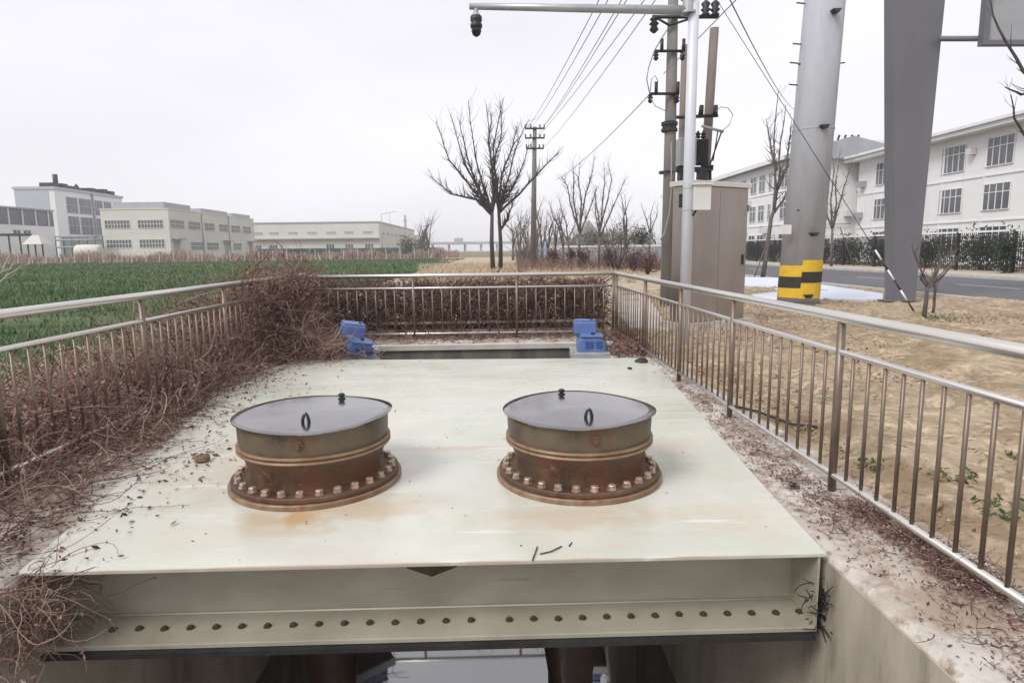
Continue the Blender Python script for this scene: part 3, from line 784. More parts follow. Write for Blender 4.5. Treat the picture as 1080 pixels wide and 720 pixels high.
clod((2.02, 8.7, .03), .09, "flat dark stone on the ledge behind the deck corner near the railing", M_dark, 6)
clod((1.75, 8.2, .035), .032, "small dark pebble on the rear right of the deck", M_dark, 7)

# ledge-side pebbles and rubber end at the beam
n = 70
V1, F1, _ = strands(np.stack([rng.normal(1.694, .010, n), rng.normal(3.09, .03, n), rng.uniform(-.42, -.20, n)], 1), rng.normal(0, 1, (n, 3)) * [.25, .6, 1], rng.uniform(.06, .16, n), 7, .35, rng.uniform(.002, .007, n), .05)
tag(npmesh("seal_bundle", V1, F1, M_black), "black frayed seal bundle squeezed between the beam end and the wall", "seal", kind="stuff")

# weeds and tufts on the dirt
def weeds(c, n, r, h, material, label, name="weed_clump", cat="weeds"):
    a = rng.random(n) * 2 * PI; q = np.sqrt(rng.random(n)) * r
    V, F = join(blades(c[0] + q * np.cos(a), c[1] + q * np.sin(a), np.full(n, c[2]), rng.uniform(.4, 1, n) * h, np.full(n, .014), .8), leaves(np.stack([c[0] + q * np.cos(a), c[1] + q * np.sin(a), .03 + rng.random(n) * h], 1), .022, .6))
    return tag(npmesh(name, V, F, material), label, cat, "green weed clumps on the dirt")
for i, (px, py, r, lab) in enumerate(((1062, 548, .12, "leafy green weed clump behind the nearest railing bay"), (1000, 510, .12, "green weed patch showing between bars right of the tallest near post"), (930, 500, .10, "small green weed tuft just right of the nearest post"), (1046, 488, .10, "sparse green weed tuft further out behind the near railing"))):
    p = gp(px, py); weeds((p.x, p.y, 0), 210, r * 1.5, .06, M_weed, lab)
n = 26000; q = rng.random((n, 2)); xx = 2.6 + q[:, 0] ** 1.2 * 11; yy = 1 + q[:, 1] ** 1.3 * 22
V, F = blades(xx, yy, np.full(n, -.005), rng.uniform(.015, .05, n), np.full(n, .008), 1.6)
o = tag(npmesh("dry_grass", V, F, M_tanblade), "short dry straw lying over the tan dirt verge", "dry grass", kind="stuff")
p = gp(968, 338)
n = 500; a = rng.random(n) * 6.28; q = np.abs(rng.normal(0, .7, n)); V, F = blades(p.x + q * np.cos(a) * 1.3, p.y + q * np.sin(a), np.full(n, 0.0), rng.uniform(.04, .12, n), np.full(n, .02), .9)
tag(npmesh("grass_tuft", V, F, M_weed), "patchy green grass round the foot of the small pruned shrub", "grass", kind="stuff")
n = 16000; xx = 2.56 + 9.4 * rng.random(n) ** 1.3; yy = .5 + 20 * rng.random(n) ** 1.3
V1, F1 = leaves(np.stack([xx, yy, .012 + rng.random(n) * .03], 1), rng.uniform(.006, .036, n), .8)
V2, F2 = leaves(np.stack([xx, yy, .012 + rng.random(n) * .03], 1) + rng.normal(0, .004, (n, 3)), rng.uniform(.006, .024, n), 1.0)
tag(npmesh("soil_crumbs", *join((V1, F1), (V2, F2)), M_clod), "small clods and crumbs scattered over the tan dirt", "soil crumbs", kind="stuff")
n = 5000; yy = rng.uniform(2.5, 13, n); xx = 3.2 + rng.random(n) * 7; kp = (np.sin(xx * 1.7 + yy * .6) + np.sin(yy * 1.1 - xx * .5) + rng.normal(0, .3, n)) > .9; xx, yy = xx[kp], yy[kp]; n = len(xx)
V, F = leaves(np.stack([xx, yy, .03 + rng.random(n) * .03], 1), rng.uniform(.012, .04, n), .6)
tag(npmesh("dead_grass_mat", V, F, M_vine), "dark drifts of dead leaves and grass lying on the tan dirt", "dead grass", kind="stuff")
MBt = MB(); MBt.tube([gp(775, 428, .02), gp(800, 434, .05), gp(835, 447, .03), gp(862, 450, .04)], .012, 6)
tag(MBt.build("fallen_stick", M_dark), "long dark stick lying on the dirt behind the railing", "stick")

# wheat
n = 110000
yy = 2 + 128 * rng.random(n) ** 1.9; xx = -6.0 - rng.random(n) * (4 + yy * 1.0)
pt = .8 * np.sin(yy * .55 + .8 * np.sin(xx * .11)) * np.sin(xx * .16 + .4 * yy) + .6 * np.sin(yy * 5.2 + .3 * np.sin(xx * .4))
kp = rng.random(n) < np.clip(.75 + .5 * pt, .12, 1); xx, yy, pt = xx[kp], yy[kp], pt[kp]; n = len(xx)
h = rng.uniform(.08, .20, n) * (1 + .25 * pt)
V, F = blades(xx, yy, np.full(n, -.03), h, .015 + .0012 * yy, .5)
tag(npmesh("wheat", V, F, M_blade), "short green winter wheat covering the field", "wheat", kind="stuff")
n = 3000; yy = sc_(n, 3, 16); xx = -5.2 - np.abs(rng.normal(0, .7, n))
V, F = blades(xx, yy, np.full(n, -.03), rng.uniform(.1, .35, n), np.full(n, .012), .7)
tag(npmesh("field_margin_grass", V, F, M_tanblade), "dry tan grass along the near margin of the field", "dry grass", kind="stuff")
# tan dry grass beyond the brush
n = 16000; yy = sc_(n, 30, 75); xx = rng.uniform(-.12, .22, n) * yy
V, F = blades(xx, yy, np.full(n, -.03), rng.uniform(.1, .40, n), np.full(n, .05), .5)
tag(npmesh("tan_grass", V, F, M_tanblade), "tall tan dry grass around the foot of the big bare trees", "dry grass", kind="stuff")
n = 700; V, F = blades(sc_(n, -3.2, -1.5), sc_(n, 44, 47), np.full(n, 0.), rng.uniform(.2, .6, n), np.full(n, .05), .6)
k = MB(); k.bb(-9, 1.5, 40, 40.5, -.05, .12); k.bb(1.6, 6.2, 30, 30.4, -.05, .1); struct(k.build("far_kerb", M_kerb))

# ============================================================ TREES
def branch_tree(label, cat, base, trunk, limbs, r0, material, name="bare_tree", twigs=3, seed=1, group=None, depth=1.6, twl=1.3, rt=.5):
    """trunk: list of points; limbs: lists of points (3-D). twigs sprout along limbs"""
    t = thing(name, label, cat, tuple(base), group)
    r_ = random.Random(seed)
    m = MB(); k = len(trunk); m.tube(trunk, [r0 * (1 - .35 * i / (k - 1)) for i in range(k)], 9); m.build("trunk", material, t)
    m = MB(); tw = MB()
    for L in limbs:
        L = [Vector(p) for p in L]
        # smooth densify
        P = []
        for i in range(len(L) - 1):
            for s in (0, .33, .66): P.append(L[i].lerp(L[i + 1], s) + Vector((r_.gauss(0, .012), r_.gauss(0, .012), 0)) * r0 * 12 * (i > 0 or s > 0))
        P.append(L[-1]); kk = len(P)
        rr = [max(r0 * .62 * (1 - .82 * i / (kk - 1)), r0 * .07) for i in range(kk)]
        m.tube(P, rr, 6)
        for i in range(2, kk):
            for _ in range(twigs):
                if r_.random() < .75:
                    d = (P[i] - P[i - 1]).normalized(); v = Vector((r_.gauss(0, 1), r_.gauss(0, 1), r_.gauss(.2, .8))).normalized()
                    d = (d * .75 + v * .65); d.z = abs(d.z) * .9 + .15; d.normalize(); ln = twl * (.4 + .8 * r_.random())
                    q0 = P[i - 1].lerp(P[i], r_.random()); q1 = q0 + d * ln * .5 + Vector((r_.gauss(0, .06), r_.gauss(0, .06), 0)) * ln
                    q2 = q1 + (d + Vector((0, 0, .35))).normalized() * ln * .5
                    tr = rr[i] * rt; tw.tube([q0, q1, q2], [max(tr, r0 * .05), max(tr * .6, r0 * .04), r0 * .03], 4, cap=False)
                    if r_.random() < .5:
                        e = q1 + Vector((r_.gauss(0, .5), r_.gauss(0, .5), .5)).normalized() * ln * .35; tw.tube([q1, e], [r0 * .045, r0 * .025], 4, cap=False)
    m.build("limbs", material, t)
    if tw.v: tw.build("crown", material, t)
    return t

def px_tree(label, Yb, trunk_px, limbs_px, r0, material, twigs=2, seed=1, depth=1.2, group="bare trees", twl=1.2, name="bare_tree", rt=.5, drop=True):
    r_ = random.Random(seed)
    tr = [at(x, y, Yb) for x, y in trunk_px]
    if drop: tr[0] = Vector((tr[0].x, Yb, -.05))
    limbs = []
    for L in limbs_px:
        s = r_.uniform(-1, 1); P = []
        for i, (x, y) in enumerate(L): P.append(at(x, y, Yb + s * depth * i / max(1, len(L) - 1)))
        P[0] = at(L[0][0], L[0][1], Yb)
        limbs.append(P)
    return branch_tree(label, "tree", (tr[0].x, Yb, 0), tr, limbs, r0, material, name, twigs, seed, group, twl=twl, rt=rt)

px_tree("big dark bare tree, left trunk of the pair, with limbs fanning to the left", 50,
        [(520, 285), (518.5, 255), (519, 224)],
        [[(518, 226), (504, 211), (477, 205), (455, 187)], [(518, 226), (498, 199), (474, 169), (460, 130)], [(518, 224), (506, 202), (490, 172), (475, 121)],
         [(517, 222), (505, 200), (492, 163), (484, 126)], [(519, 224), (511, 200), (501, 166), (494, 107)], [(519, 224), (521, 202), (518, 172), (513, 110)], [(519, 224), (524, 202), (520, 156), (531, 104)]],
        .20, M_bark, 8, 3, 2.0, "pair of big bare trees")
px_tree("big dark bare tree, right trunk of the pair, with one long limb reaching right", 51,
        [(528, 285), (528, 255), (526, 222)],
        [[(526, 224), (524, 195), (521, 172), (529, 141), (528, 107)], [(526, 224), (531, 205), (535, 193), (544, 156), (558, 126)], [(527, 222), (534, 207), (541, 199), (550, 178), (558, 153)],
         [(527, 224), (547, 205), (575, 175), (590, 160)], [(526, 222), (529, 184), (541, 153), (545, 135)], [(528, 242), (534, 234), (539, 221), (540, 205)], [(526, 222), (521, 190), (515, 150), (519, 118)]],
        .19, M_bark, 8, 5, 2.0, "pair of big bare trees")
px_tree("tall bare tree with a forked crown rising behind the dark red bushes", 50,
        [(612, 284), (611, 262), (611, 244)],
        [[(611, 244), (603, 220), (598, 196), (592, 186)], [(611, 244), (605, 215), (605, 190), (604, 170)], [(611, 244), (613, 212), (610, 190), (612, 172)], [(611, 246), (618, 205), (624, 185), (627, 166)], [(611, 248), (624, 215), (630, 196)]],
        .13, M_bark2, 5, 11, 1.0, "young bare trees beyond the far railing", .9)
px_tree("slender bare tree standing just right of the tall forked one", 51,
        [(632, 284), (632, 262), (633, 240)],
        [[(633, 242), (630, 220), (626, 200)], [(633, 242), (636, 212), (638, 192), (637, 172)], [(633, 242), (641, 210), (645, 190), (641, 168)], [(633, 250), (645, 222), (655, 200), (660, 188)], [(633, 250), (628, 225), (628, 200)]],
        .11, M_bark2, 5, 12, 1.0, "young bare trees beyond the far railing", .8)
px_tree("low spreading bare tree left of the tall forked one, above dark bushes", 52,
        [(600, 282), (600, 262), (599, 252)],
        [[(599, 254), (590, 240), (583, 228), (579, 212)], [(599, 254), (597, 235), (592, 222), (589, 205)], [(599, 254), (606, 238), (608, 222)]],
        .10, M_bark2, 5, 13, 1.0, "young bare trees beyond the far railing", .8)
px_tree("pale thin bare tree left of the concrete utility pole", 44,
        [(686, 284), (685, 262), (686, 244)],
        [[(686, 246), (681, 230), (676, 214)], [(686, 246), (686, 228), (690, 212)], [(686, 246), (692, 230), (694, 214)]],
        .08, M_bark2, 2, 14, .8, "young bare trees beyond the far railing", .6)
px_tree("bare roadside tree with one long side limb between cabinet and big round pole", 33,
        [(804, 300), (808, 270), (813, 232), (816, 222)],
        [[(816, 224), (821, 190), (822, 160), (829, 110)], [(816, 224), (818, 185), (816, 150), (821, 95)], [(815, 226), (824, 214), (833, 196)], [(820, 200), (829, 178), (832, 150), (835, 128)], [(819, 180), (812, 150), (808, 125)]],
        .125, M_bark2, 5, 15, .8, "roadside bare trees", .7, rt=.6)
px_tree("slim bare tree seen between the round pole and the steel pillar", 46,
        [(876, 292), (877, 262), (878, 240)],
        [[(878, 242), (873, 228), (871, 224)], [(878, 242), (882, 215), (881, 195), (886, 160)], [(878, 242), (885, 215), (893, 190), (898, 170)], [(878, 242), (876, 210), (880, 180), (875, 150)]],
        .115, M_bark2, 5, 16, .8, "roadside bare trees", .7, rt=.6)
# background thicket of far bare trees
for i in range(11):
    px = [445, 452, 548, 556, 572, 578, 586, 594, 566, 541, 660][i]; Yb = [150, 140, 95, 85, 80, 75, 70, 66, 90, 100, 60][i]; top = [232, 225, 220, 224, 218, 226, 215, 222, 205, 232, 200][i]
    r_ = random.Random(i)
    limbs = [[(px, 262), (px + r_.uniform(-5, 5), (262 + top) / 2), (px + r_.uniform(-9, 9), top + r_.uniform(0, 8))] for _ in range(4)]
    lab = "faint far bare tree in the hazy row, number of limbs rising" if False else None
    names = ["faint hazy bare tree left of the big pair, further left one", "faint hazy bare tree left of the big pair, nearer to it", "far bare tree close right of the big pair's trunks", "far bare tree just left of the tall utility pole foot",
             "far bare tree just right of the tall utility pole foot", "far low bare tree second right of the tall utility pole", "far bare tree third right of the tall utility pole", "far bare tree between that pole and the low spreading tree",
             "tallest far bare tree directly behind the utility pole", "far faint bare tree right against the big pair's right trunk", "thin bare tree rising behind the grey green shrub"]
    px_tree(names[i], Yb, [(px, 275), (px, 262)], limbs, .0022 * Yb, M_bark2, 2, 40 + i, 1.5, "far row of bare trees", .02 * Yb)

# hazy thicket of saplings and brush beyond
n = 1500; yy = rng.uniform(58, 120, n); px = np.concatenate([rng.uniform(545, 615, n // 2), rng.uniform(600, 700, n - n // 2)])
xx = np.array([at(p_, 262, 100).x / 100 for p_ in px]) * yy
V1, F1, _ = strands(np.stack([xx, yy, np.zeros(n)], 1), np.stack([rng.normal(0, .22, n), rng.normal(0, .22, n), np.ones(n)], 1), rng.uniform(1.2, 6.0, n) * (.6 + .4 * np.sin(xx * .7)), 6, .13, .00045 * yy, -.02)
tag(npmesh("sapling_thicket", V1, F1, mat("hazy_brown_twig", [(.10, .08, .075), (.20, .17, .155)], 1, .9, island=.6)), "hazy brown thicket of leafless saplings beyond the dark red bushes", "saplings", kind="stuff")
n = 2600; yy = rng.uniform(44, 60, n); xx = np.array([at(p_, 262, 100).x / 100 for p_ in rng.uniform(545, 700, n)]) * yy
V1, F1, _ = strands(np.stack([xx, yy, np.zeros(n)], 1), np.stack([rng.normal(0, .4, n), rng.normal(0, .4, n), np.ones(n)], 1), rng.uniform(.3, 1.3, n), 5, .2, .012, .02)
tag(npmesh("dry_undergrowth", V1, F1, M_vine), "brown dry undergrowth between the dark red bushes", "undergrowth", kind="stuff")
# pruned shrub by the guy wire
px_tree("small pruned shrub with knobbly pale branches beside the guy wire foot", 13.3,
        [(974, 337), (977, 315), (978, 300)],
        [[(978, 302), (970, 292), (975, 284), (968, 266)], [(978, 302), (985, 288), (990, 280), (1000, 270), (1012, 262)], [(978, 304), (990, 296), (1000, 284), (1006, 268)], [(984, 330), (986, 308), (985, 296), (996, 286), (1020, 262)], [(978, 300), (972, 286), (964, 268), (962, 256)], [(985, 298), (992, 276), (990, 262)]],
        .05, M_bark2, 2, 21, .25, None, .35, "pruned_shrub", .5)
# branch tree at right edge
px_tree("bare tree at the right edge whose dark twigs reach into view", 9,
        [(1215, 420), (1200, 200), (1180, 90)],
        [[(1190, 150), (1120, 110), (1080, 76), (1052, 30), (1040, -10)], [(1200, 200), (1120, 180), (1085, 150), (1070, 125), (1066, 100)], [(1120, 110), (1096, 95), (1078, 100), (1060, 92)]],
        .06, M_bark, 1, 22, .3, None, .3, "bare_tree", .4)
px_tree("pale leafless shrub poking up at the left edge by the field railing", 6.5,
        [(-30, 400), (-20, 340), (-8, 305)],
        [[(-8, 305), (8, 290), (22, 282), (34, 277)], [(-8, 300), (2, 285), (8, 272), (11, 266)], [(-10, 292), (10, 284), (16, 274)]],
        .018, mat("pale_twig", [(.35, .32, .25), (.45, .42, .34)], 5, .8), 1, 23, .3, None, .2, "leafless_shrub", .6)

# bushes
def bush(name, label, cat, c, rx, ry, rz_, n, size, material, stems=7, group=None, bot=.25, seed=0):
    t = thing(name, label, cat, (c[0], c[1], 0), group)
    u = rng.normal(0, 1, (n, 3)); u /= np.linalg.norm(u, axis=1, keepdims=True); q = rng.random(n) ** .45
    lump = 1 + .32 * np.sin(u[:, 0] * 5 + seed) * np.sin(u[:, 2] * 6 + seed * 2) + .18 * np.sin(u[:, 1] * 9 + u[:, 0] * 7 + seed) + rng.normal(0, .12, n)
    p = u * (q * lump)[:, None] * [rx, ry, rz_] + [c[0], c[1], c[2]]
    p[:, 2] = np.maximum(p[:, 2], bot * .5)
    V, F = leaves(p, size); npmesh("foliage", V, F, material, t)
    m = MB()
    for i in range(stems):
        a = random.random() * 6.28; m.tube([(c[0] + .1 * math.cos(a) * rx, c[1] + .1 * math.sin(a) * ry, -.03), (c[0] + rx * .35 * math.cos(a), c[1] + ry * .35 * math.sin(a), c[2] * .8), (c[0] + rx * .8 * math.cos(a + .4), c[1] + ry * .8 * math.sin(a + .4), c[2] + rz_ * random.uniform(.2, 1.0))], [.03, .02, .008], 5)
    m.build("stems", M_bark, t)
    return t
reds = [(557, 269, 70, 8, 6.5, "smallest dark red bush, nearest the tall utility pole"), (584, 270, 58, 7, 9, "dark red bush second right of the tall utility pole"), (602, 269, 62, 5, 7, "small dark red bush left of the tall forked tree foot"),
        (615, 271, 49, 8, 10, "round dark red bush at the foot of the tall forked tree"), (642, 272, 47, 7, 10, "dark red bush in front of the slender bare tree"), (668, 274, 42, 10, 13, "dark red bush left of the widest one near the concrete pole"), (683, 276, 40, 12, 15, "widest dark red bush touching the concrete utility pole")]
for i, (px, py, Yb, w_px, h_px, lab) in enumerate(reds):
    c = at(px, py, Yb); s = Yb / FOC
    bush("red_bush", lab, "bush", (c.x, Yb, max(c.z, h_px * s * .8)), w_px * s * 1.15, w_px * s * .9, h_px * s, 1000, .020 + .0009 * Yb, M_redleaf, 14, "dark red bushes beyond the far railing", .25, i)
c = at(650, 250, 45); bush("grey_green_shrub", "loose grey green shrub with many bare stems between the bare trees", "shrub", (c.x, 45, 1.9), 1.9, 1.3, 1.7, 1500, .045, M_ever2, 26, None, .5, 3)
for i, (px, py, wpx, hpx, lab) in enumerate(((628, 254, 17, 9, "low grey green far shrub behind the forked tree"), (652, 252, 16, 11, "broad grey green far shrub behind the bare stems"), (676, 252, 14, 10, "dark far shrub just left of the utility pole"))):
    s = 75 / FOC; c = at(px, py, 75)
    bush("far_shrub", lab, "shrub", (c.x, 75, max(c.z, .9)), wpx * s, 1.2, hpx * s * 1.3, 1500, .12, M_ever2 if i < 2 else M_ever, 5, "grey green shrubs behind the low wall", .1, i)
for i, (px, lab) in enumerate(((430, "faint hazy round tree far left of the big pair"), (445, "faint hazy round tree far off just left of the big pair"))):
    c = at(px, 258, 170); bush("far_tree", lab, "tree", (c.x, 170, 3), 2.4, 2, 2.6, 700, .3, M_ever2, 3, "faint round trees at the end of the field", .3, i)

# reed / shrub band at the far side of the field
n = 26000; xx = sc_(n, -175, -9); yy = 138 + rng.normal(0, 2.0, n) + np.maximum(0, (xx + 60) * .3)
V, F = blades(xx, yy, np.full(n, -.03), rng.uniform(.6, 2.3, n) * (.8 + .25 * np.sin(xx * .35) + .2 * np.sin(xx * 1.3)), rng.uniform(.12, .3, n), .25)
tag(npmesh("reed_band", V, F, M_reed), "pinkish brown dry reeds in a long band along the far edge of the field", "reeds", kind="stuff")

# ============================================================ POLES
def far_pole():
    Yb = 54; b = at(562, 262, Yb); top = at(564, 134, Yb)
    t = thing("utility_pole", "tall distant utility pole with three crossarms right of the big bare trees", "utility pole", (b.x, Yb, 0))
    MB().tube([(b.x, Yb, -.05), (top.x, Yb, top.z)], [.26, .16], 12).build("pole", M_pole, t)
    for (y, hw) in ((136, 10), (146, 10), (157, 9)):
        c = at(564, y, Yb); hw_ = hw * Yb / FOC
        a = MB().box((c.x, Yb - .15, c.z), (2 * hw_, .12, .12)).build("crossarm", M_dark, t)
        for s in (-1, -.45, .55, 1):
            MB().lathe([(.05, 0), (.08, .1), (.05, .14), (.08, .22), (0, .3)], (c.x + s * hw_ * .95, Yb - .15, c.z + .06), 8).build("insulator", M_pole, a)
    return t
far_pole()
# near concrete pole with crossarms
t = thing("utility_pole", "thick concrete utility pole with crossarms and insulators left of the steel cabinet", "utility pole", (4.68, 17.7, 0))
pa = at(703.5, 300, 17.7); pb = at(710, 0, 17.7); dz = (9.8 - 0) / (pb.z - pa.z)
def upx(z): return pa.x + (pb.x - pa.x) * (z - pa.z) / (pb.z - pa.z)
MB().tube([(upx(-.05), 17.7, -.05), (upx(9.8), 17.7, 9.8)], [.185, .12], 18).build("pole", M_pole, t)
for y, x0, x1, th in ((18, 688, 758, .09), (54, 691, 722, .07), (99, 685, 716, .07)):
    a0, a1 = at(x0, y, 17.5), at(x1, y, 17.5)
    a = MB().tube([(a0.x, 17.5, a0.z), (a1.x, 17.5, a1.z)], th * .55, 8).build("crossarm", M_dark, t)
    for x in ((x0 + 2, x1 - 14, x1 - 4) if y == 18 else (x0 + 1, x1 - 2)):
        p = at(x, y, 17.5)
        up = 1 if y == 18 and x > 720 else -1
        prof = [(.05, 0), (.12, .06 * up), (.06, .10 * up), (.13, .18 * up), (.07, .22 * up), (.12, .32 * up), (.04, .40 * up), (0, .41 * up)]
        s = 1.0 if y == 18 else .6
        MB().lathe([(r * s, z * s) for r, z in prof], (p.x, 17.5, p.z), 12, 1).build("insulator", M_dark, a)
    if y > 20:
        for x in (x0 + 7, x1 - 1):
            p = at(x, y, 17.45); MB().tube([(p.x, 17.45, p.z), (p.x, 17.45, p.z + .30)], .045, 8).build("fuse", M_dark, a)
p = at(706, 134, 17.7); MB().lathe([(.17, -.14), (.22, -.12), (.22, -.05), (.19, -.04), (.19, .03), (.22, .04), (.22, .12), (.17, .14)], (p.x, 17.7, p.z), 18).build("clamp", M_dark, t)
p = at(703, 182, 17.7); MB().lathe([(.17, -.03), (.21, -.03), (.21, .03), (.17, .03)], (p.x, 17.7, p.z), 18).build("clamp", M_dark, t)
a0, a1, a2 = at(694, 20, 17.5), at(706, 27, 17.5), at(722, 26, 17.5); MB().tube([a0, a1], .03, 6).build("brace", M_dark, t); MB().tube([a2 + Vector((.35, 0, .2)), a1], .03, 6).build("brace", M_dark, t)

def lean_pole(label, xt, yt, xb, yb, Yb, r, material):
    top = at(xt, yt, Yb); b = at(xb, yb, Yb); f = (0 - b.z) / (top.z - b.z); foot = b + (top - b) * f
    t = thing("utility_pole", label, "utility pole", (foot.x, foot.y, 0))
    MB().tube([foot, top], [r * 1.15, r], 14).build("pole", material, t)
    return t
p2 = lean_pole("slim dark utility pole between the concrete pole and the white gantry post", 723, 48, 719, 170, 19, .11, M_pole2)
p3 = lean_pole("slim pinkish brown pole right of the white gantry post", 753.5, 30, 744, 176, 19, .125, M_pole2)
a0, a1 = at(708, 124, 18.7), at(757, 122, 18.7); arm = MB().tube([a0, a1], .05, 8).build("crossarm", M_dark, p3)
for x in (739, 754): 
    q = at(x, 122, 18.7); MB().tube([q, q + Vector((.02, 0, .28))], [.075, .06], 10).build("insulator", M_dark, arm)
a0, a1 = at(740, 133, 18.6), at(763, 139, 18.6); MB().tube([a0, a1], .04, 6).build("bracket", M_trim, p3)
MB().tube([at(761, 139, 18.6), at(748, 176, 18.6)], .022, 6).build("brace", M_dark, p3)
MB().tube([at(757, 139, 18.6), at(752, 170, 18.6)], .018, 6).build("brace", M_dark, p3)
MB().tube([at(749, 174, 18.6), at(749, 190, 18.6)], .04, 6).build("bracket", M_dark, p3)
MB().tube([at(736, 172, 18.5), at(752, 176, 18.5)], .05, 6).build("bracket", M_dark, p3)
# transformer
c = at(728, 160, 18.7); s = 18.7 / FOC
t = thing("transformer", "grey pole mounted transformer partly hidden behind the white gantry post", "transformer", (c.x, 18.7, c.z - 18 * s))
MB().bb(c.x - 13 * s, c.x + 4 * s, 18.45, 18.95, c.z - 15 * s, c.z + 13 * s).build("tank", M_trim, t, .02)
m = MB()
for i in range(7): m.bb(c.x + (5 + i * 1.6) * s, c.x + (5.9 + i * 1.6) * s, 18.42, 18.98, c.z - 13 * s, c.z + 11 * s)
m.build("cooling_fins", M_dark, t)
for i in range(3):
    MB().lathe([(.05, 0), (.08, .04), (.05, .08), (.08, .12), (.05, .16), (0, .24)], (c.x + (2 + i * 5.5) * s, 18.7, c.z + 13 * s), 10).build("bushing", M_dark, t)
MB().bb(c.x - 16 * s, c.x + 22 * s, 18.5, 18.9, c.z - 20 * s, c.z - 16 * s).build("platform", M_dark, t)
MB().bb(c.x - 12 * s, c.x - 4 * s, 18.5, 18.8, c.z - 32 * s, c.z - 20 * s).build("hanger", M_dark, t)
MB().bb(c.x + 8 * s, c.x + 16 * s, 18.5, 18.8, c.z - 30 * s, c.z - 20 * s).build("hanger", M_dark, t)

# wires
def wire(label, a, b, sag=.0, r=.012, n=14, group="overhead wires", material=None):
    a, b = Vector(a), Vector(b); P = []
    for i in range(n + 1):
        s = i / n; q = a.lerp(b, s); q.z -= sag * 4 * s * (1 - s); P.append(q)
    return tag(MB().tube(P, r, 5).build("wire", material or M_wire), label, "wire", group)
topx = [(625, 10), (634, 10), (648, 10), (653, 10), (670, 10), (682, 10)]
ends = [(556, 135), (560, 135), (565, 144), (572, 135), (556, 156), (573, 156)]
wl = ["overhead wire, leftmost of those fanning up from the distant pole", "overhead wire, second from left of those fanning up from the distant pole", "overhead wire, third of the fan above the distant pole, left of a close pair", "overhead wire, fourth of the fan above the distant pole, right of a close pair",
      "overhead wire, second from right of the fan above the distant pole", "overhead wire, rightmost of the fan above the distant pole"]
for (x, y), (ex, ey), l in zip(topx, ends, wl):
    e = at(ex, ey, 54); far = at(x + (x - ex) * .35, y - (ey - y) * .35, 14)
    wire(l, e, far, .25, .013)
wire("thin wire sloping down from the concrete pole's lower crossarm towards the bare trees", at(685, 100, 17.5), at(585, 190, 56), .3, .014)
wire("thin wire rising to the right from the concrete pole past the white gantry post", at(700, 78, 17.5), at(790, -14, 10), .0, .010)
wire("thin wire crossing the sky from the top to the roadside bare tree", at(765, -10, 12), at(838, 116, 40), .3, .014)
wire("long wire descending behind the big round pole to the white building", at(640, -60, 12), at(930, 250, 60), .0, .012) if False else None
def loop(label, pxs, Yb, r=.012):
    return tag(MB().tube([at(x, y, Yb) for x, y in pxs], r, 5).build("cable_loop", M_wire), label, "cable", "cable loops on the poles")
loop("dark cable bowing out left of the concrete pole between crossarms", [(704, 31), (697, 42), (690, 54), (684, 72), (682, 84), (685, 98)], 17.45, .016)
loop("cable loop below the lowest crossarm on the concrete pole's left side", [(686, 104), (691, 112), (699, 116), (703, 117)], 17.4)
loop("small cable loop just above the lowest crossarm of the concrete pole", [(686, 96), (687, 84), (691, 80), (694, 86)], 17.4)
loop("pale cable loop arching right of the pinkish brown pole", [(755, 118), (760, 113), (768, 114), (773, 121), (769, 132), (762, 138)], 18.5)
loop("slack dark cable hanging down beside the concrete pole onto the cabinet", [(708, 150), (708, 200), (706, 225), (700, 248), (696, 253)], 17.3, .02)

# guy wire
gt = thing("guy_wire", "slanting guy wire with a black and white striped guard at its foot in the dirt", "guy wire", (9.3, 13.8, 0))
g0 = gp(967, 333, 0); g1 = at(714, -66, 17.7)
gv = (g1 - g0)
MB().tube([g0, g1], .009, 6).build("cable", M_dark, gt)
for i in range(7):
    s0, s1 = .012 + i * .024, .012 + (i + 1) * .024
    MB().tube([g0 + gv * s0, g0 + gv * s1], .021, 8).build("guard_stripe", M_blackp if i % 2 == 0 else M_whitetrim, gt)

# big round grey pole with warning bands
t = thing("round_steel_pole", "huge round grey pole with yellow and black warning bands near its foot", "pole", (8.3, 17.15, 0))
pc0 = at(841, 322, 17.15); pc1 = at(870, 0, 17.15)
def px_c(z): return pc0.x + (pc1.x - pc0.x) * z / pc1.z
def pr(z): return .535 - .006 * z
MB().tube([(px_c(-.05), 17.15, -.05), (px_c(10.5), 17.15, 10.5)], [pr(0), pr(10.5)], 32).build("shaft", M_big, t)
def band(z0, z1, a0, a1, material, name, lift=.006):
    m = MB(); n = 24
    for i in range(n + 1):
        a = a0 + (a1 - a0) * i / n
        for z in (z0, z1): m.v.append((px_c(z) + (pr(z) + lift) * math.cos(a), 17.15 + (pr(z) + lift) * math.sin(a), z))
    for i in range(n): m.f.append((2 * i, 2 * i + 2, 2 * i + 3, 2 * i + 1)); m.sm.append(1)
    return m.build(name, material, t)
for z_ in (4.6, 9.2): band(z_, z_ + .05, 0, 2 * PI, M_big, 'weld_ring', .012)
band(-.02, .10, 0, 2 * PI, M_pole, 'base_collar', .03)
AM = math.radians(248)
band(.22, 1.24, AM, AM + PI * 1.15, M_yellow, "yellow_band"); band(.24, 1.10, AM - PI * .85, AM, M_yellow, "yellow_band")
band(.64, .93, AM, AM + PI * 1.15, M_blackp, "black_band", .010); band(.50, .80, AM - PI * .85, AM, M_blackp, "black_band", .010)
for x, y in ((880, 13), (868, 134), (857, 247), (851, 312)):
    p = at(x, y, 16.62); m = MB(); m.prism_y([(p.x - .11, p.z + .035), (p.x + .11, p.z + .045), (p.x + .05, p.z - .05), (p.x - .03, p.z - .05)], 16.46, 16.64); m.build("step_bracket", M_dark, t)
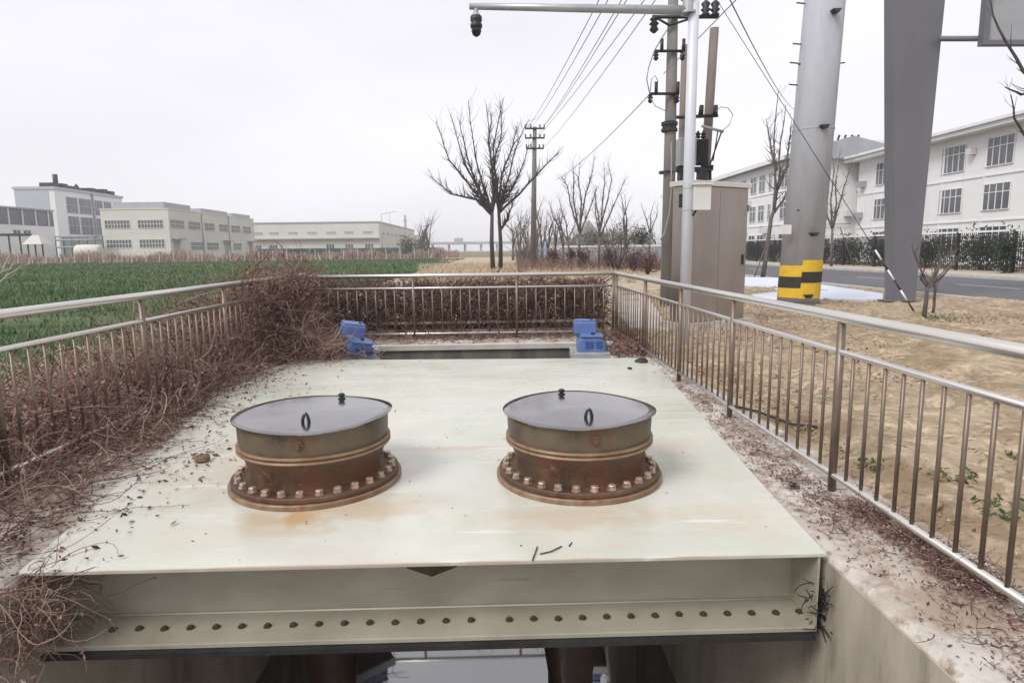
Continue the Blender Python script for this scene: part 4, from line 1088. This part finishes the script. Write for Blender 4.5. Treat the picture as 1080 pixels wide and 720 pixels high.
for x, y, sd in ((849, 4, -1), (845, 47, -1), (842, 67, -1), (841, 90, -1), (886, 67, 1)):
    p = at(x, y, 17.15); MB().tube([p, p + Vector((-.22 if sd < 0 else .12, 0, .02))], .018, 6).build("step_bolt", M_dark, t)
for x, y in ((842, 222), (843, 68)): 
    p = at(x, y, 16.6); MB().lathe([(0, -.02), (.03, -.02), (.03, .02), (0, .02)], (p.x, p.y, p.z), 8).build("rivet", M_dark, t)
p = at(829, 242, 16.72); m = MB(); m.box((p.x, p.y, p.z), (.26, .03, .24), -.35); m.build("number_plate", M_box, t)

# tapering steel pillar with billboard frame
t = thing("steel_pillar", "wide dark grey box steel pillar widening upward beside the road", "pillar", (11.6, 17.9, 0))
m = MB()
b0, b1 = at(944, 318, 17.9), at(965.5, 318, 17.9); t0, t1 = at(944, 0, 17.9), at(997, 0, 17.9)
zt = 10.5; f = zt / t0.z
def ex(b, t_): return b.x + (t_.x - b.x) * f
m.prism([(b0.x, 17.9), (b1.x, 17.9), (b1.x, 18.4), (b0.x, 18.4)], -.03, zt)
for i in range(4, 8):
    v = m.v[i]; m.v[i] = (ex(b0, t0) if abs(v[0] - b0.x) < 1e-4 else ex(b1, t1), v[1], zt)
m.build("shaft", M_steel, t, .012)
m = MB(); m.box((11.65, 18.15, .03), (1.0, .7, .03)); m.build("foot_plate", M_steel, t)
bt = thing("billboard", "grey backed billboard frame on a horizontal tube at the upper right", "billboard", (13.6, 17.6, 6.6))
a0, a1 = at(990, 41, 17.7), at(1150, 41, 17.7); MB().tube([a0, a1], .07, 10).build("support_tube", M_steel, bt)
q0, q1 = at(1036, 0, 17.5), at(1034, 50, 17.5); zb = at(1080, 48, 17.5).z
MB().bb(q1.x, q1.x + .16, 17.42, 17.62, zb, 10).build("frame", M_steel, bt)
MB().bb(q1.x + .16, q1.x + 5, 17.42, 17.62, zb, zb + .12).build("frame", M_steel, bt)
MB().bb(q1.x + .17, q1.x + 5, 17.50, 17.60, zb + .13, 10).build("panel", M_panel, bt)

# ============================================================ GANTRY
t = thing("camera_gantry", "white gantry post whose long arm carries sign panels above the channel", "gantry", (3.03, 10.04, 0))
b, tp = at(723, 300, 10.04), at(732, 0, 10.04)
sl = (tp.x - b.x) / (tp.z - b.z); gx = lambda z: b.x + (z - b.z) * sl
MB().tube([(gx(-.02), 10.04, -.02), (gx(6.5), 10.04, 6.5)], [.088, .075], 20).build("post", M_gantry, t)
MB().box((gx(0), 10.04, .01), (.42, .42, .03)).build("base_plate", M_gantry2, t)
for z_px in (199, 222):
    z = at(724, z_px, 10.04).z; MB().lathe([(.085, -.006), (.088, -.006), (.088, .006), (.085, .006)], (gx(z), 10.04, z), 20).build("strap", M_trim, t)
a0, a1 = at(495, 7, 10.04), at(727, 11, 10.04)
MB().tube([a0, (a0 + a1) / 2, a1], [.045, .058, .068], 12).build("arm", M_gantry2, t)
m = MB(); q = at(724, 6, 10.04); m.lathe([(.08, -.12), (.12, -.12), (.12, -.09), (.09, -.08), (.09, .08), (.12, .09), (.12, .12), (.08, .12)], (q.x + .03, 10.04, q.z), 16); m.build("collar", M_gantry2, t)
for x0, x1 in ((500, 575), (591, 668)):
    c0, c1 = at(x0, 0, 10.04), at(x1, 3, 10.04)
    MB().bb(c0.x, c1.x, 10.10, 10.16, c0.z + .045, c0.z + .95).build("sign_panel", M_panel, t)
ct = thing("dome_camera", "black dome camera hanging from the end of the gantry arm", "camera", tuple(at(502, 12, 10.04)))
q = at(502, 10, 10.04)
MB().lathe([(.035, .06), (.035, -.04), (.06, -.05), (.06, -.10)], (q.x, 10.04, q.z - .02), 12).build("mount", M_gantry2, ct)
MB().lathe([(0, -.09), (.085, -.10), (.088, -.16), (.070, -.19), (.088, -.21), (.09, -.25), (.07, -.28)], (q.x, 10.04, q.z), 20, 1).build("housing", M_blackp, ct)
MB().lathe([(.072, -.27), (.076, -.31), (.055, -.36), (.02, -.385), (0, -.39)], (q.x, 10.04, q.z), 20, 1).build("dome", mat("dome_glass", [(.01, .01, .012), (.015, .015, .018)], 2, .05), ct)
bx_ = thing("control_box", "small off white control box strapped to the white gantry post", "control box", tuple(at(739, 221, 10.0)))
p0, p1 = at(730.5, 196, 10.0), at(747.5, 222, 10.0)
MB().bb(p0.x, p1.x, 9.90, 10.12, p1.z, p0.z).build("body", M_box, bx_, .008)
MB().bb(p0.x - .02, p1.x + .02, 9.87, 10.13, p0.z + .002, p0.z + .035).build("lid", M_box, bx_, .004)
MB().bb(p0.x - .10, p0.x, 9.98, 10.04, p0.z - .06, p0.z - .02).build("bracket", M_dark, bx_)
MB().tube([(p0.x + .06, 10.0, p1.z), (p0.x + .02, 9.98, p1.z - .07), (p0.x - .06, 10.0, p1.z - .05), (p0.x - .1, 10.02, p1.z + .01)], .018, 8).build("conduit", M_black, bx_)

# ============================================================ CABINET
t = thing("steel_cabinet", "tall brushed steel electrical cabinet on a concrete plinth beside the gantry post", "cabinet", (4.1, 12.5, 0))
ca, sa = math.cos(math.radians(30)), math.sin(math.radians(30))
def cab(x0, x1, y0, y1, z0, z1, name, material, bevel=.0):
    m = MB(); m.bb(x0, x1, y0, y1, z0, z1); m.v = [(3.62 + x * ca - y * sa, 11.95 + x * sa + y * ca, z) for x, y, z in m.v]; return m.build(name, material, t, bevel)
cab(-.12, 1.78, -.15, .60, -.03, .17, "plinth", M_conc)
cab(0, 1.64, 0, .42, .175, 2.74, "body", M_cab, .006)
cab(-.05, 1.69, -.05, .47, 2.745, 2.84, "roof", M_box, .01)
cab(.02, .817, -.014, -.002, .20, 2.66, "door", M_cab, .003); cab(.823, 1.62, -.014, -.002, .20, 2.66, "door", M_cab, .003)
for z_ in (.5, 1.4, 2.3): cab(1.61, 1.645, -.024, -.003, z_, z_ + .12, "hinge", M_ssd)
cab(1.05, 1.25, -.017, -.0145, 1.9, 2.02, "sticker", M_yellow) if False else None
cab(1.50, 1.54, -.035, -.016, 1.25, 1.45, "handle", M_dark)
cab(-.008, -.002, .12, .26, 2.35, 2.6, "vent", M_dark)

# ============================================================ ROADSIDE FENCE WITH HEDGE
for i in range(16):
    y0 = 20 + i * 4.0; 
    lab = "dark iron fence section across the road, %s"
    pos = ["nearest the right edge of view", "second from the right edge", "third from the right edge", "fourth from the right edge", "just right of the steel pillar", "behind the steel pillar", "just left of the steel pillar", "between pole and pillar, left one", "behind the big round pole",
           "just left of the big round pole", "second left of the big round pole", "behind the bare roadside tree", "third left of the round pole", "fourth left of the round pole", "beside the cabinet's right edge", "furthest, half hidden by the cabinet"][i]
    t = thing("iron_fence_section", lab % pos, "fence", (26.4, y0, .13), "iron fence sections across the road")
    MB().bb(26.33, 26.47, y0 - .07, y0 + .07, .13, 2.3).build("post", M_dark, t)
    m = MB()
    for k in range(26): yy_ = y0 + .15 + k * .148; m.bb(26.39, 26.42, yy_ - .012, yy_ + .012, .2, 2.22)
    m.bb(26.38, 26.43, y0, y0 + 4, .35, .40); m.bb(26.38, 26.43, y0, y0 + 4, 1.75, 1.80)
    m.build("bars", M_dark, t)
    MB().bb(26.34, 26.48, y0 - .0, y0 + 3.998, 2.22, 2.32).build("top_rail", M_whitetrim, t)
hl = ["rightmost", "second from right", "third from right", "fourth from right", "fifth from right", "sixth from right", "seventh from right", "eighth from right", "ninth from right", "tenth from right", "eleventh from right", "leftmost"]
for i in range(12):
    y0 = 22 + i * 4.6 + random.uniform(-.3, .3)
    bush("evergreen_bush", "dark evergreen bush behind the iron fence, %s of its row" % hl[i], "bush", (27.6, y0, 1.15), .75, 2.3 + random.random() * .5, 1.15 + random.uniform(-.1, .25), 2600, .09, M_ever, 4, "evergreen bushes behind the iron fence", .2, i)
cl_ = [(27, 25.2), (26, 25.4)]
for i, (y0, lab) in enumerate(((28.3, "dark conifer on the pavement before the fence, near the right edge"), (31.5, "smaller dark conifer before the fence, right of the pruned shrub"))):
    bush("conifer", lab, "tree", (25.6, y0, 1.2), .45, .5, 1.0, 1500, .07, M_ever, 3, "small conifers on the pavement", .3, i)
# tree props
for (x0, y0, x1, y1, Yb, lab) in ((799, 222, 813, 250, 34, None),):
    pass
m = MB(); m.tube([at(886, 240, 46), at(903, 287, 45.5)], .035, 6); tag(m.build("tree_prop", M_bark2), "slanting wooden prop leaning against the slim tree between pole and pillar", "prop")
m = MB(); m.tube([at(812, 248, 33), at(795, 294, 32.8)], .03, 6); tag(m.build("tree_prop", M_bark2), "slanting wooden prop against the bare tree right of the cabinet", "prop")

# ============================================================ BUILDINGS
def window(parent, o, u, w, h, nv, nh, material=None, frame=None, t=.06, out=None, split=None):
    """o lower corner on the facade, u unit vector along it, out outward normal"""
    u = Vector(u); out = Vector(out); o = Vector(o) + out * .03; up = Vector((0, 0, 1))
    m = MB()
    def bar(a0, a1, b0, b1, d=.05):
        k = len(m.v)
        for dd in (0, d):
            for a, b_ in ((a0, b0), (a1, b0), (a1, b1), (a0, b1)): m.v.append(tuple(o + u * a + up * b_ + out * dd))
        m.f += [(k, k + 3, k + 2, k + 1), (k + 4, k + 5, k + 6, k + 7)] + [(k + i, k + (i + 1) % 4, k + 4 + (i + 1) % 4, k + 4 + i) for i in range(4)]; m.sm += [0] * 6
    bar(-t, w + t, -t, 0, .08); bar(-t, w + t, h, h + t); bar(-t, 0, 0, h); bar(w, w + t, 0, h)
    for i in range(1, nv): bar(w * i / nv - t / 2, w * i / nv + t / 2, 0, h, .04)
    if split: bar(0, w, h * split - t / 2, h * split + t / 2, .045)
    for i in range(1, nh): bar(0, w, h * i / nh - t / 2, h * i / nh + t / 2, .045)
    fr = m.build("window", frame or M_whitetrim, parent)
    p = MB(); p.quad(o, o + u * w, o + u * w + up * h, o + up * h); p.build("pane", material or M_glass, fr)
    return fr

W = Vector((-1, 0, 0)); Sn = Vector((0, -1, 0))
# D: near white office building
t = thing("office_building", "long white three storey office building with grey eaves across the road", "building", (38, 55, 0))
MB().bb(38, 52, 38, 67, -.1, 10.2).build("wall", M_white, t)
m = MB(); m.prism_y([(36.9, 10.25), (36.9, 10.55), (45, 12.6), (53.1, 10.55), (53.1, 10.25)], 37.0, 67.9); roof = m.build("roof", M_trim, t)
MB().bb(36.78, 36.9, 36.9, 68.0, 10.15, 10.42).build("gutter", M_whitetrim, roof)
MB().bb(36.55, 36.77, 36.9, 68.0, 10.50, 10.72).build("gutter", M_whitetrim, roof)
MB().bb(36.9, 38.0, 37.0, 67.9, 10.18, 10.24).build("soffit", M_whitetrim, roof)
for z in (6.75, 3.35): MB().bb(37.92, 38, 38, 67.02, z, z + .12).build("ledge", M_whitetrim, t)
for y0 in (40.2, 45.0, 49.9, 54.6, 59.5, 64.3, 66.6): MB().bb(37.95, 38, y0 - .12 - .35, y0 + .12 - .35, 0, 10.1).build("pilaster", M_white, t)
for y0 in (42.0, 46.9, 51.8, 56.6, 61.4):
    window(t, (38, y0 + 2.65, 7.5), (0, -1, 0), 2.65, 2.05, 4, 1, out=W, split=.68)
    window(t, (38, y0 + 2.65, 4.2), (0, -1, 0), 2.65, 1.9, 4, 1, out=W, split=.68)
    window(t, (38, y0 + 2.65, 1.0), (0, -1, 0), 2.65, 1.9, 4, 1, out=W, split=.68)
MB().tube([(37.9, 45.0, 0), (37.9, 45.0, 10)], .06, 8).build("downpipe", M_trim, t)
MB().bb(36.9, 38, 42.2, 44.6, 3.0, 3.2).build("canopy", M_whitetrim, t)
p = at(1028, 157, 40); MB().bb(37.45, 37.95, 50.6, 51.1, 8.6, 9.1).build("air_conditioner", M_box, t)
for y_, z_ in ((65.8, 4.4), (65.5, 7.5)): MB().bb(37.4, 37.95, y_, y_ + .8, z_, z_ + .6).build("air_conditioner", M_trim, t)

# E: further white building with gable roof
t = thing("office_building", "white three storey building further along, seen between the cabinet and the big round pole", "building", (31, 90, 0))
MB().bb(31, 44, 68.2, 116, -.1, 10.6).build("wall", M_white, t)
m = MB(); m.prism_y([(30.2, 10.65), (30.2, 11.0), (37.5, 12.9), (44.8, 11.0), (44.8, 10.65)], 67.4, 117); roof = m.build("roof", M_trim, t)
MB().bb(30.05, 30.2, 67.3, 117, 10.55, 11.0).build("gutter", M_whitetrim, roof)
MB().bb(34.2, 45, 67.9, 68.15, 10.6, 12.3).build("parapet", M_white, t)
MB().bb(34.0, 45.1, 67.7, 67.88, 12.0, 12.5).build("cornice", M_whitetrim, t)
for z in (7.4, 3.9): MB().bb(30.92, 31, 68.2, 116, z, z + .12).build("ledge", M_whitetrim, t)
def ye(px): return 31 * FOC / (px - 522)
for a, b in ((828, 821), (811, 808), (804, 798), (795, 789), (784, 779), (775, 771), (768, 764)):
    y1, y0 = ye(b), ye(a)
    for z, h in ((7.9, 1.8), (4.6, 1.7), (1.2, 1.7)):
        window(t, (31, y1, z), (0, -1, 0), y1 - y0, h, 2, 1, out=W, split=.66)
for a, z in ((790, 7.2), (808, 3.8), (787, 3.7), (770, 7.2)):
    y0 = ye(a); MB().bb(30.4, 30.95, y0, y0 + .9, z - .7, z - .1).build("air_conditioner", M_box, t)
for px, z in ((893, 5.0), (906, 4.3), (905, 7.6)):
    x_ = (px - 522) / FOC * 68; MB().bb(x_ - .4, x_ + .4, 67.6, 68.15, z - .3, z + .3).build("air_conditioner", M_box, t)
m = MB(); 
for i in range(4): m.tube([(37 + i * .7, 70, 12.5), (37.3 + i * .7, 70, 13.4)], .12, 8)
m.bb(36.5, 39.5, 69.8, 70.2, 12.45, 12.8); m.build("solar_heater", M_dark, t)
MB().tube([(31.0 + 3.3, 67.95, 3.9), (38, 67.95, 3.9)], .05, 6).build("pipe", M_trim, t)

# B: two storey factory at left
t = thing("factory_building", "two storey pale factory with long window bands at the far left of the field", "building", (-86, 150, 0))
XB0, XB1, YB0, ZB = at(107, 240, 150).x, at(178.5, 240, 150).x, 150, 11.7
YB1 = [y_ for y_ in range(150, 300) if XB1 / y_ >= at(266.5, 240, 100).x / 100][0]
MB().bb(XB0, XB1, YB0, YB1, -.1, ZB).build("wall", M_cream, t)
MB().bb(XB0 - .1, XB1 + .1, YB0 - .1, YB1 + .1, ZB + .01, ZB + .3).build("parapet", M_cream, t)
for x0, x1, y0, y1, h in ((XB0 + 1.5, XB1 - 2.3, 153, 166, 1.9), (XB0 + 3, XB1 - 1.4, 170, 186, 1.5), (XB0 + 3, XB1 - 1.4, 190, 203, 1.4)):
    MB().bb(x0, x1, y0, y1, ZB + .3, ZB + h).build("roof_monitor", M_trim, t)
for a, b in ((111, 137), (146, 172)):
    xa, xb = at(a, 240, 150).x, at(b, 240, 150).x
    for z, h in ((7.6, 1.7), (3.2, 1.7)): window(t, (xa, 150, z), (1, 0, 0), xb - xa, h, 8, 1, M_glass, M_cream, .12, Sn, split=.5)
def yb(px):
    k_ = at(px, 240, 100).x / 100; return XB1 / k_
for a, b in ((180, 194), (199, 211), (216, 226), (231, 240), (244, 253), (256, 264)):
    window(t, (XB1, yb(a), 7.6), (0, 1, 0), yb(b) - yb(a), 1.8, 6, 1, M_glass, M_cream, .12, (1, 0, 0), split=.5)
for a, b in ((200, 212), (217, 229), (245, 253)):
    window(t, (XB1, yb(a), 2.6), (0, 1, 0), yb(b) - yb(a), 1.8, 6, 1, M_dglass, M_cream, .12, (1, 0, 0), split=.5)
for a, b in ((180, 190), (234, 241), (260, 266)):
    MB().bb(XB1, XB1 + 1.5, yb(a), yb(b), 4.9, 5.2).build("canopy", M_trim, t)
    MB().bb(XB1, XB1 + .06, yb(a) + .8, yb(b) - .8, 0, 4.4).build("door", M_trim, t)
for px in (213, 241):
    MB().tube([(XB1 + .15, yb(px), 0), (XB1 + .15, yb(px), ZB)], .12, 6).build("downpipe", M_trim, t)

# A: tall white block with glazed bays
t = thing("factory_tower", "tall white factory block with dark glazed bays and rooftop pipes at the left", "building", (-123, 172, 0))
XA0, XA1 = at(15, 202, 170).x, at(57, 202, 170).x
MB().bb(XA0, XA1, 170, 200, -.1, 18.4).build("wall", M_white, t)
MB().bb(XA0, XA1 - 1.5, 169.9, 169.99, 0, 18.1).build("cladding", M_greywall, t)
MB().bb(XA0 - .3, XA1 + .3, 169.7, 200.3, 18.42, 19.1).build("parapet", M_greywall, t)
def solve_y(px, Xw):
    lo, hi = 40, 500
    for _ in range(40):
        md = (lo + hi) / 2
        if at(px, 240, md).x < Xw: hi = md
        else: lo = md
    return lo
def ya(px): return solve_y(px, XA1)
for a, b in ((73, 84), (86, 98), (101, 110), (112, 119)):
    for z, h in ((12.8, 4.0), (7.2, 4.6)): window(t, (XA1, ya(a), z), (0, 1, 0), ya(b) - ya(a), h, 3, 2, M_dglass, M_greywall, .12, (1, 0, 0))
MB().bb(XA1, XA1 + 4.5, 171, 200, 0, 6.2).build("annex", M_trim, t)
MB().tube([(XA1 + .3, ya(100), 0), (XA1 + .3, ya(100), 19)], .35, 8).build("duct", M_trim, t)
m = MB()
for i in range(9):
    y0 = 172 + i * 3; m.bb(XA1 - 4 - random.random() * 3, XA1 - 1, y0, y0 + 1.5 + random.random(), 19.1, 19.6 + random.random() * 1.2)
m.tube([(XA1 - 2, 174, 19), (XA1 - 2, 174, 22.6)], .6, 8); m.tube([(XA1 - 1.5, 180, 19.1), (XA1 - 1.5, 181.5, 20.6), (XA1 - 1.5, 183, 19.1)], .3, 8)
m.bb(XA0 + 3, XA0 + 7, 175, 180, 19.1, 20.2); m.build("roof_plant", M_dark, t)
# A2: lower glazed building
t = thing("workshop_building", "low white workshop with a dark glazed band under its roof at the far left edge", "building", (-112, 150, 0))
W0, W1 = at(-40, 240, 142), at(57.5, 240, 169.2)
wd = Vector((W1.x - W0.x, W1.y - W0.y, 0)); wl_ = wd.length; wd /= wl_; wn = Vector((wd.y, -wd.x, 0))
def slab(o0, o1, z0, z1, name, material, s0=0, s1=None, par=None):
    a_, b_ = Vector((W0.x, W0.y, 0)) + wd * s0, Vector((W0.x, W0.y, 0)) + wd * (wl_ if s1 is None else s1)
    q_ = [a_ + wn * o1, b_ + wn * o1, b_ - wn * o0 * .2 - wd * o0 * .8, a_ - wn * o0]
    return MB().prism([(v.x, v.y) for v in q_], z0, z1).build(name, material, par or t)
slab(6, 0, -.1, 8.9, "wall", M_white)
slab(6, -.05, 8.92, 12.7, "glazed_band", M_dglass)
k_ = 0
while k_ < wl_: slab(.1, .16, 8.95, 12.65, "mullion", M_whitetrim, k_, k_ + .3); k_ += 4.2
slab(6, .4, 12.72, 13.1, "roof", M_trim)
for px in (13, 24):
    s_ = [q for q in np.linspace(0, wl_, 400) if (W0.x + wd.x * q) / (W0.y + wd.y * q) >= at(px, 240, 100).x / 100][0]
    window(t, (W0.x + wd.x * s_, W0.y + wd.y * s_, 6.4), tuple(wd), 2.2, 1.3, 2, 1, M_dglass, M_whitetrim, .1, tuple(wn))
# small shelters and tank in front
for px0, px1, py, lab in ((-2, 27, 248, "dark flat canopy shelter before the low white workshop, left one"), (29, 50, 251, "pale hipped pavilion roof before the low white workshop")):
    a, b = at(px0, py, 144), at(px1, py, 144); t = thing("shelter", lab, "shelter", ((a.x + b.x) / 2, 144, 0))
    if px0 < 0: MB().bb(a.x, b.x, 142, 146, a.z - .2, a.z + .25).build("roof", M_dark, t)
    else:
        m = MB(); m.box(((a.x + b.x) / 2, 144, a.z - .4), (b.x - a.x, 4, 2.0), 0, (.35, .3)); m.build("roof", M_cream, t)
    for x_ in (a.x + .6, (a.x + b.x) / 2, b.x - .6): MB().tube([(x_, 143, 0), (x_, 143, a.z - .9 if px0 > 0 else a.z - .2)], .16, 6).build("post", M_dark, t)
a, b = at(80, 262, 146), at(107, 262, 146)
t = thing("storage_tank", "cream cylindrical storage tank lying before the tall factory block", "tank", ((a.x + b.x) / 2, 146, 0))
MB().tube([(a.x, 146, 2.3), (a.x + .4, 146, 2.3), (b.x - .4, 146, 2.3), (b.x, 146, 2.3)], [1.1, 1.6, 1.6, 1.1], 20).build("shell", M_cream, t)
MB().bb(a.x + 1, a.x + 1.5, 145, 147, -.1, 1.1).build("saddle", M_trim, t); MB().bb(b.x - 1.5, b.x - 1, 145, 147, -.1, 1.1).build("saddle", M_trim, t)
# green pipe rack
a, b = at(58, 249, 148), at(108, 249, 148)
t = thing("pipe_rack", "grey green pipe rack in front of the tall factory block", "pipe rack", ((a.x + b.x) / 2, 148, 0))
for x_ in np.linspace(a.x, b.x, 7): MB().tube([(x_, 148, -.1), (x_, 148, 5.8)], .12, 6).build("post", M_green, t)
for z in (5.8, 5.0, 3.4): MB().tube([(a.x, 148, z), (b.x, 148, z)], .22, 6).build("pipe", M_trim, t)

# C: long low factory
t = thing("factory_building", "long low cream factory with slit windows in the hazy middle distance", "building", (-65, 230, 0))
xa, xb, ZC = at(266, 250, 230).x, at(400, 250, 230).x, 11.7
MB().bb(xa, xb, 230, 330, -.1, ZC).build("wall", M_cream, t)
MB().bb(xa - .2, xb + .2, 229.8, 330.2, ZC + .02, ZC + .5).build("parapet", M_trim, t)
MB().bb(xa, xb + .8, 228.6, 229.98, 6.1, 6.5).build("canopy", M_trim, t)
for px in (272, 289, 309, 329, 349, 368, 388):
    x_ = at(px, 245, 230).x; window(t, (x_ - 1.6, 230, 8.0), (1, 0, 0), 3.2, .7, 3, 1, M_trim, M_cream, .08, Sn)
for px in (310, 329): x_ = at(px, 256, 230).x; MB().bb(x_ - 2.4, x_ + 2.4, 229.9, 229.99, 0, 5.2).build("door", M_cream, t)
for px in (271, 288, 348, 368, 389):
    x_ = at(px, 258, 230).x; window(t, (x_ - 1.3, 230, 2.6), (1, 0, 0), 2.8, 1.7, 3, 1, M_dglass, M_whitetrim, .1, Sn)
for y_ in np.linspace(236, 320, 9): MB().bb(xb, xb + .12, y_, y_ + 5, 7.6, 8.6).build("window", M_trim, t)
t = thing("factory_building", "small pale far building at the end of the long low factory", "building", (-40, 345, 0))
xa, xb = at(424, 255, 345).x, at(441, 255, 345).x; MB().bb(xa, xb, 345, 380, -.1, 9.5).build("wall", M_cream, t); MB().bb(xa - .2, xb + .2, 344.8, 380, 9.52, 10).build("roof", M_trim, t)
p = at(427, 227, 340); t = thing("chimney_stack", "slim grey chimney stack rising behind the long low factory", "chimney", (p.x, 340, 0))
MB().tube([(p.x, 340, -.1), (p.x, 340, p.z)], [1.0, .6], 12).build("shaft", M_trim, t); MB().lathe([(.6, 0), (.9, 0), (.9, .6), (.6, .6)], (p.x, 340, p.z - 3), 12).build("ring", M_trim, t)
# viaduct in the haze
t = thing("viaduct", "faint hazy viaduct crossing the far end of the field", "bridge", (-40, 480, 0))
a, b = at(438, 257, 480), at(512, 257, 480); MB().bb(a.x - 20, b.x + 60, 478, 486, a.z - 1, a.z + 1).build("deck", M_far, t)
for x_ in np.arange(a.x, b.x + 55, 12): MB().bb(x_, x_ + 1.6, 480, 484, 0, a.z - 1.02).build("pier", M_far, t)
q0, q1 = at(479, 252, 470), at(488, 252, 470); MB().bb(q0.x, q1.x, 470, 474, q0.z - 3, q0.z + .6).build("gantry_sign", M_far, t)
# street lamps
for px, py, Yb, lab in ((402, 226, 210, "thin pale street lamp before the right end of the long low factory"), (441, 240, 200, "thin street lamp post right of the small far building"), (411, 224, 260, "faint street lamp behind the chimney side of the long factory")):
    p = at(px, py, Yb); t = thing("street_lamp", lab, "street lamp", (p.x, Yb, 0), "thin far street lamps")
    MB().tube([(p.x, Yb, -.05), (p.x, Yb, p.z)], [.16, .10], 6).build("post", M_trim, t); MB().tube([(p.x, Yb, p.z), (p.x + 1.8, Yb, p.z + .35)], .09, 6).build("arm", M_trim, t)
    MB().box((p.x + 2, Yb, p.z + .35), (.9, .35, .18)).build("lamp_head", M_trim, t)
# green mesh fence and field boundary posts
t = thing("mesh_fence", "low dark green mesh fence before the long low factory", "fence", (-60, 178, 0))
a, b = at(272, 262, 178), at(462, 262, 215)
for i in range(12):
    s0, s1 = i / 12, (i + 1) / 12; p, q = Vector((a.x, 178, 0)).lerp(Vector((b.x, 215, 0)), s0), Vector((a.x, 178, 0)).lerp(Vector((b.x, 215, 0)), s1)
    m = MB(); k = 0
    ang = math.atan2(q.y - p.y, q.x - p.x); L = (q - p).length; c = (p + q) / 2
    m.box((c.x, c.y, 1.45), (L - .02, .06, 2.5), ang); m.build("mesh_panel", M_green, t)
    MB().tube([(p.x, p.y - .1, -.05), (p.x, p.y - .1, 2.9)], .08, 6).build("post", M_trim, t)
base = None
pls = np.linspace(18, 452, 30)
names_ = []
for i, px in enumerate(pls):
    Yb = 132; x_ = at(px, 265, Yb).x
    m = MB(); m.bb(x_ - .07, x_ + .07, Yb - .07, Yb + .07, -.05, 2.1 + .15 * math.sin(i * 2.1))
    names_.append((px, tag(m.build("fence_post", M_kerb), "", "post", "thin pale posts along the far edge of the field")))
ordw = ["first", "second", "third", "fourth", "fifth", "sixth", "seventh", "eighth", "ninth", "tenth", "eleventh", "twelfth"]
for lo, hi, where in ((0, 57, "before the low white workshop"), (57, 107, "before the tall factory block"), (107, 179, "before the near end wall of the two storey factory"), (179, 268, "before the long side of the two storey factory"), (268, 400, "before the long low factory"), (400, 500, "past the corner of the long low factory")):
    sel = [o_ for px, o_ in names_ if lo <= px < hi]
    for i, o_ in enumerate(sel): o_['label'] = "thin pale post, %s of those %s" % (ordw[i], where)
# low wall and sheds beyond bushes
t = thing("boundary_wall", "low grey boundary wall with a pale coping behind the red bushes", "wall", (9, 62, 0))
a, b = at(590, 262, 66), at(712, 258, 66)
MB().bb(a.x, b.x + 6, 66, 66.3, -.05, 1.75).build("wall", M_trim, t); MB().bb(a.x, b.x + 6, 65.95, 66.35, 1.76, 1.95).build("coping", M_whitetrim, t)
t = thing("shed", "small grey gable roofed shed behind the forked bare tree", "shed", (12, 90, 0))
a, b = at(612, 245, 90), at(630, 245, 90); MB().bb(a.x, b.x, 90, 96, -.05, 3.6).build("wall", M_trim, t)
MB().prism_y([(a.x - .3, 3.62), (b.x + .3, 3.62), ((a.x + b.x) / 2, 5.6)], 89.8, 96.2).build("roof", M_trim, t)
a, b = at(566, 263, 92), at(580, 263, 92); t = thing("shed", "small pale blue shed beside the foot of the distant utility pole", "shed", (a.x, 92, 0))
MB().bb(a.x, b.x, 92, 95, -.05, 2.4).build("wall", mat("pale_blue", [(.35, .48, .62), (.45, .56, .68)], 1, .7), t); MB().bb(a.x - .1, b.x + .1, 91.9, 95.1, 2.42, 2.55).build("roof", M_whitetrim, t)
t = thing("shed", "long low grey shed with a dark roof left of the forked bare tree", "shed", (10, 100, 0))
a, b = at(580, 256, 100), at(606, 256, 100); MB().bb(a.x, b.x, 100, 105, -.05, 2.6).build("wall", M_whitetrim, t); MB().bb(a.x - .3, b.x + .3, 99.7, 105.3, 2.62, 3.3).build("roof", M_trim, t)

# ============================================================ HAZE
hz = MB(); hz.bb(-BIG - 10, BIG + 10, -BIG - 10, BIG + 10, -4.0, 26); h = hz.build("haze", bpy.data.materials.new("haze"))
hm = h.data.materials[0]; hm.use_nodes = True; ht = hm.node_tree
ht.nodes.remove(ht.nodes["Principled BSDF"]); pv = ht.nodes.new("ShaderNodeVolumePrincipled")
pv.inputs["Color"].default_value = (.93, .93, .96, 1); pv.inputs["Density"].default_value = .0006; pv.inputs["Anisotropy"].default_value = .2
ht.links.new(pv.outputs[0], ht.nodes["Material Output"].inputs["Volume"])
tag(h, kind="stuff")
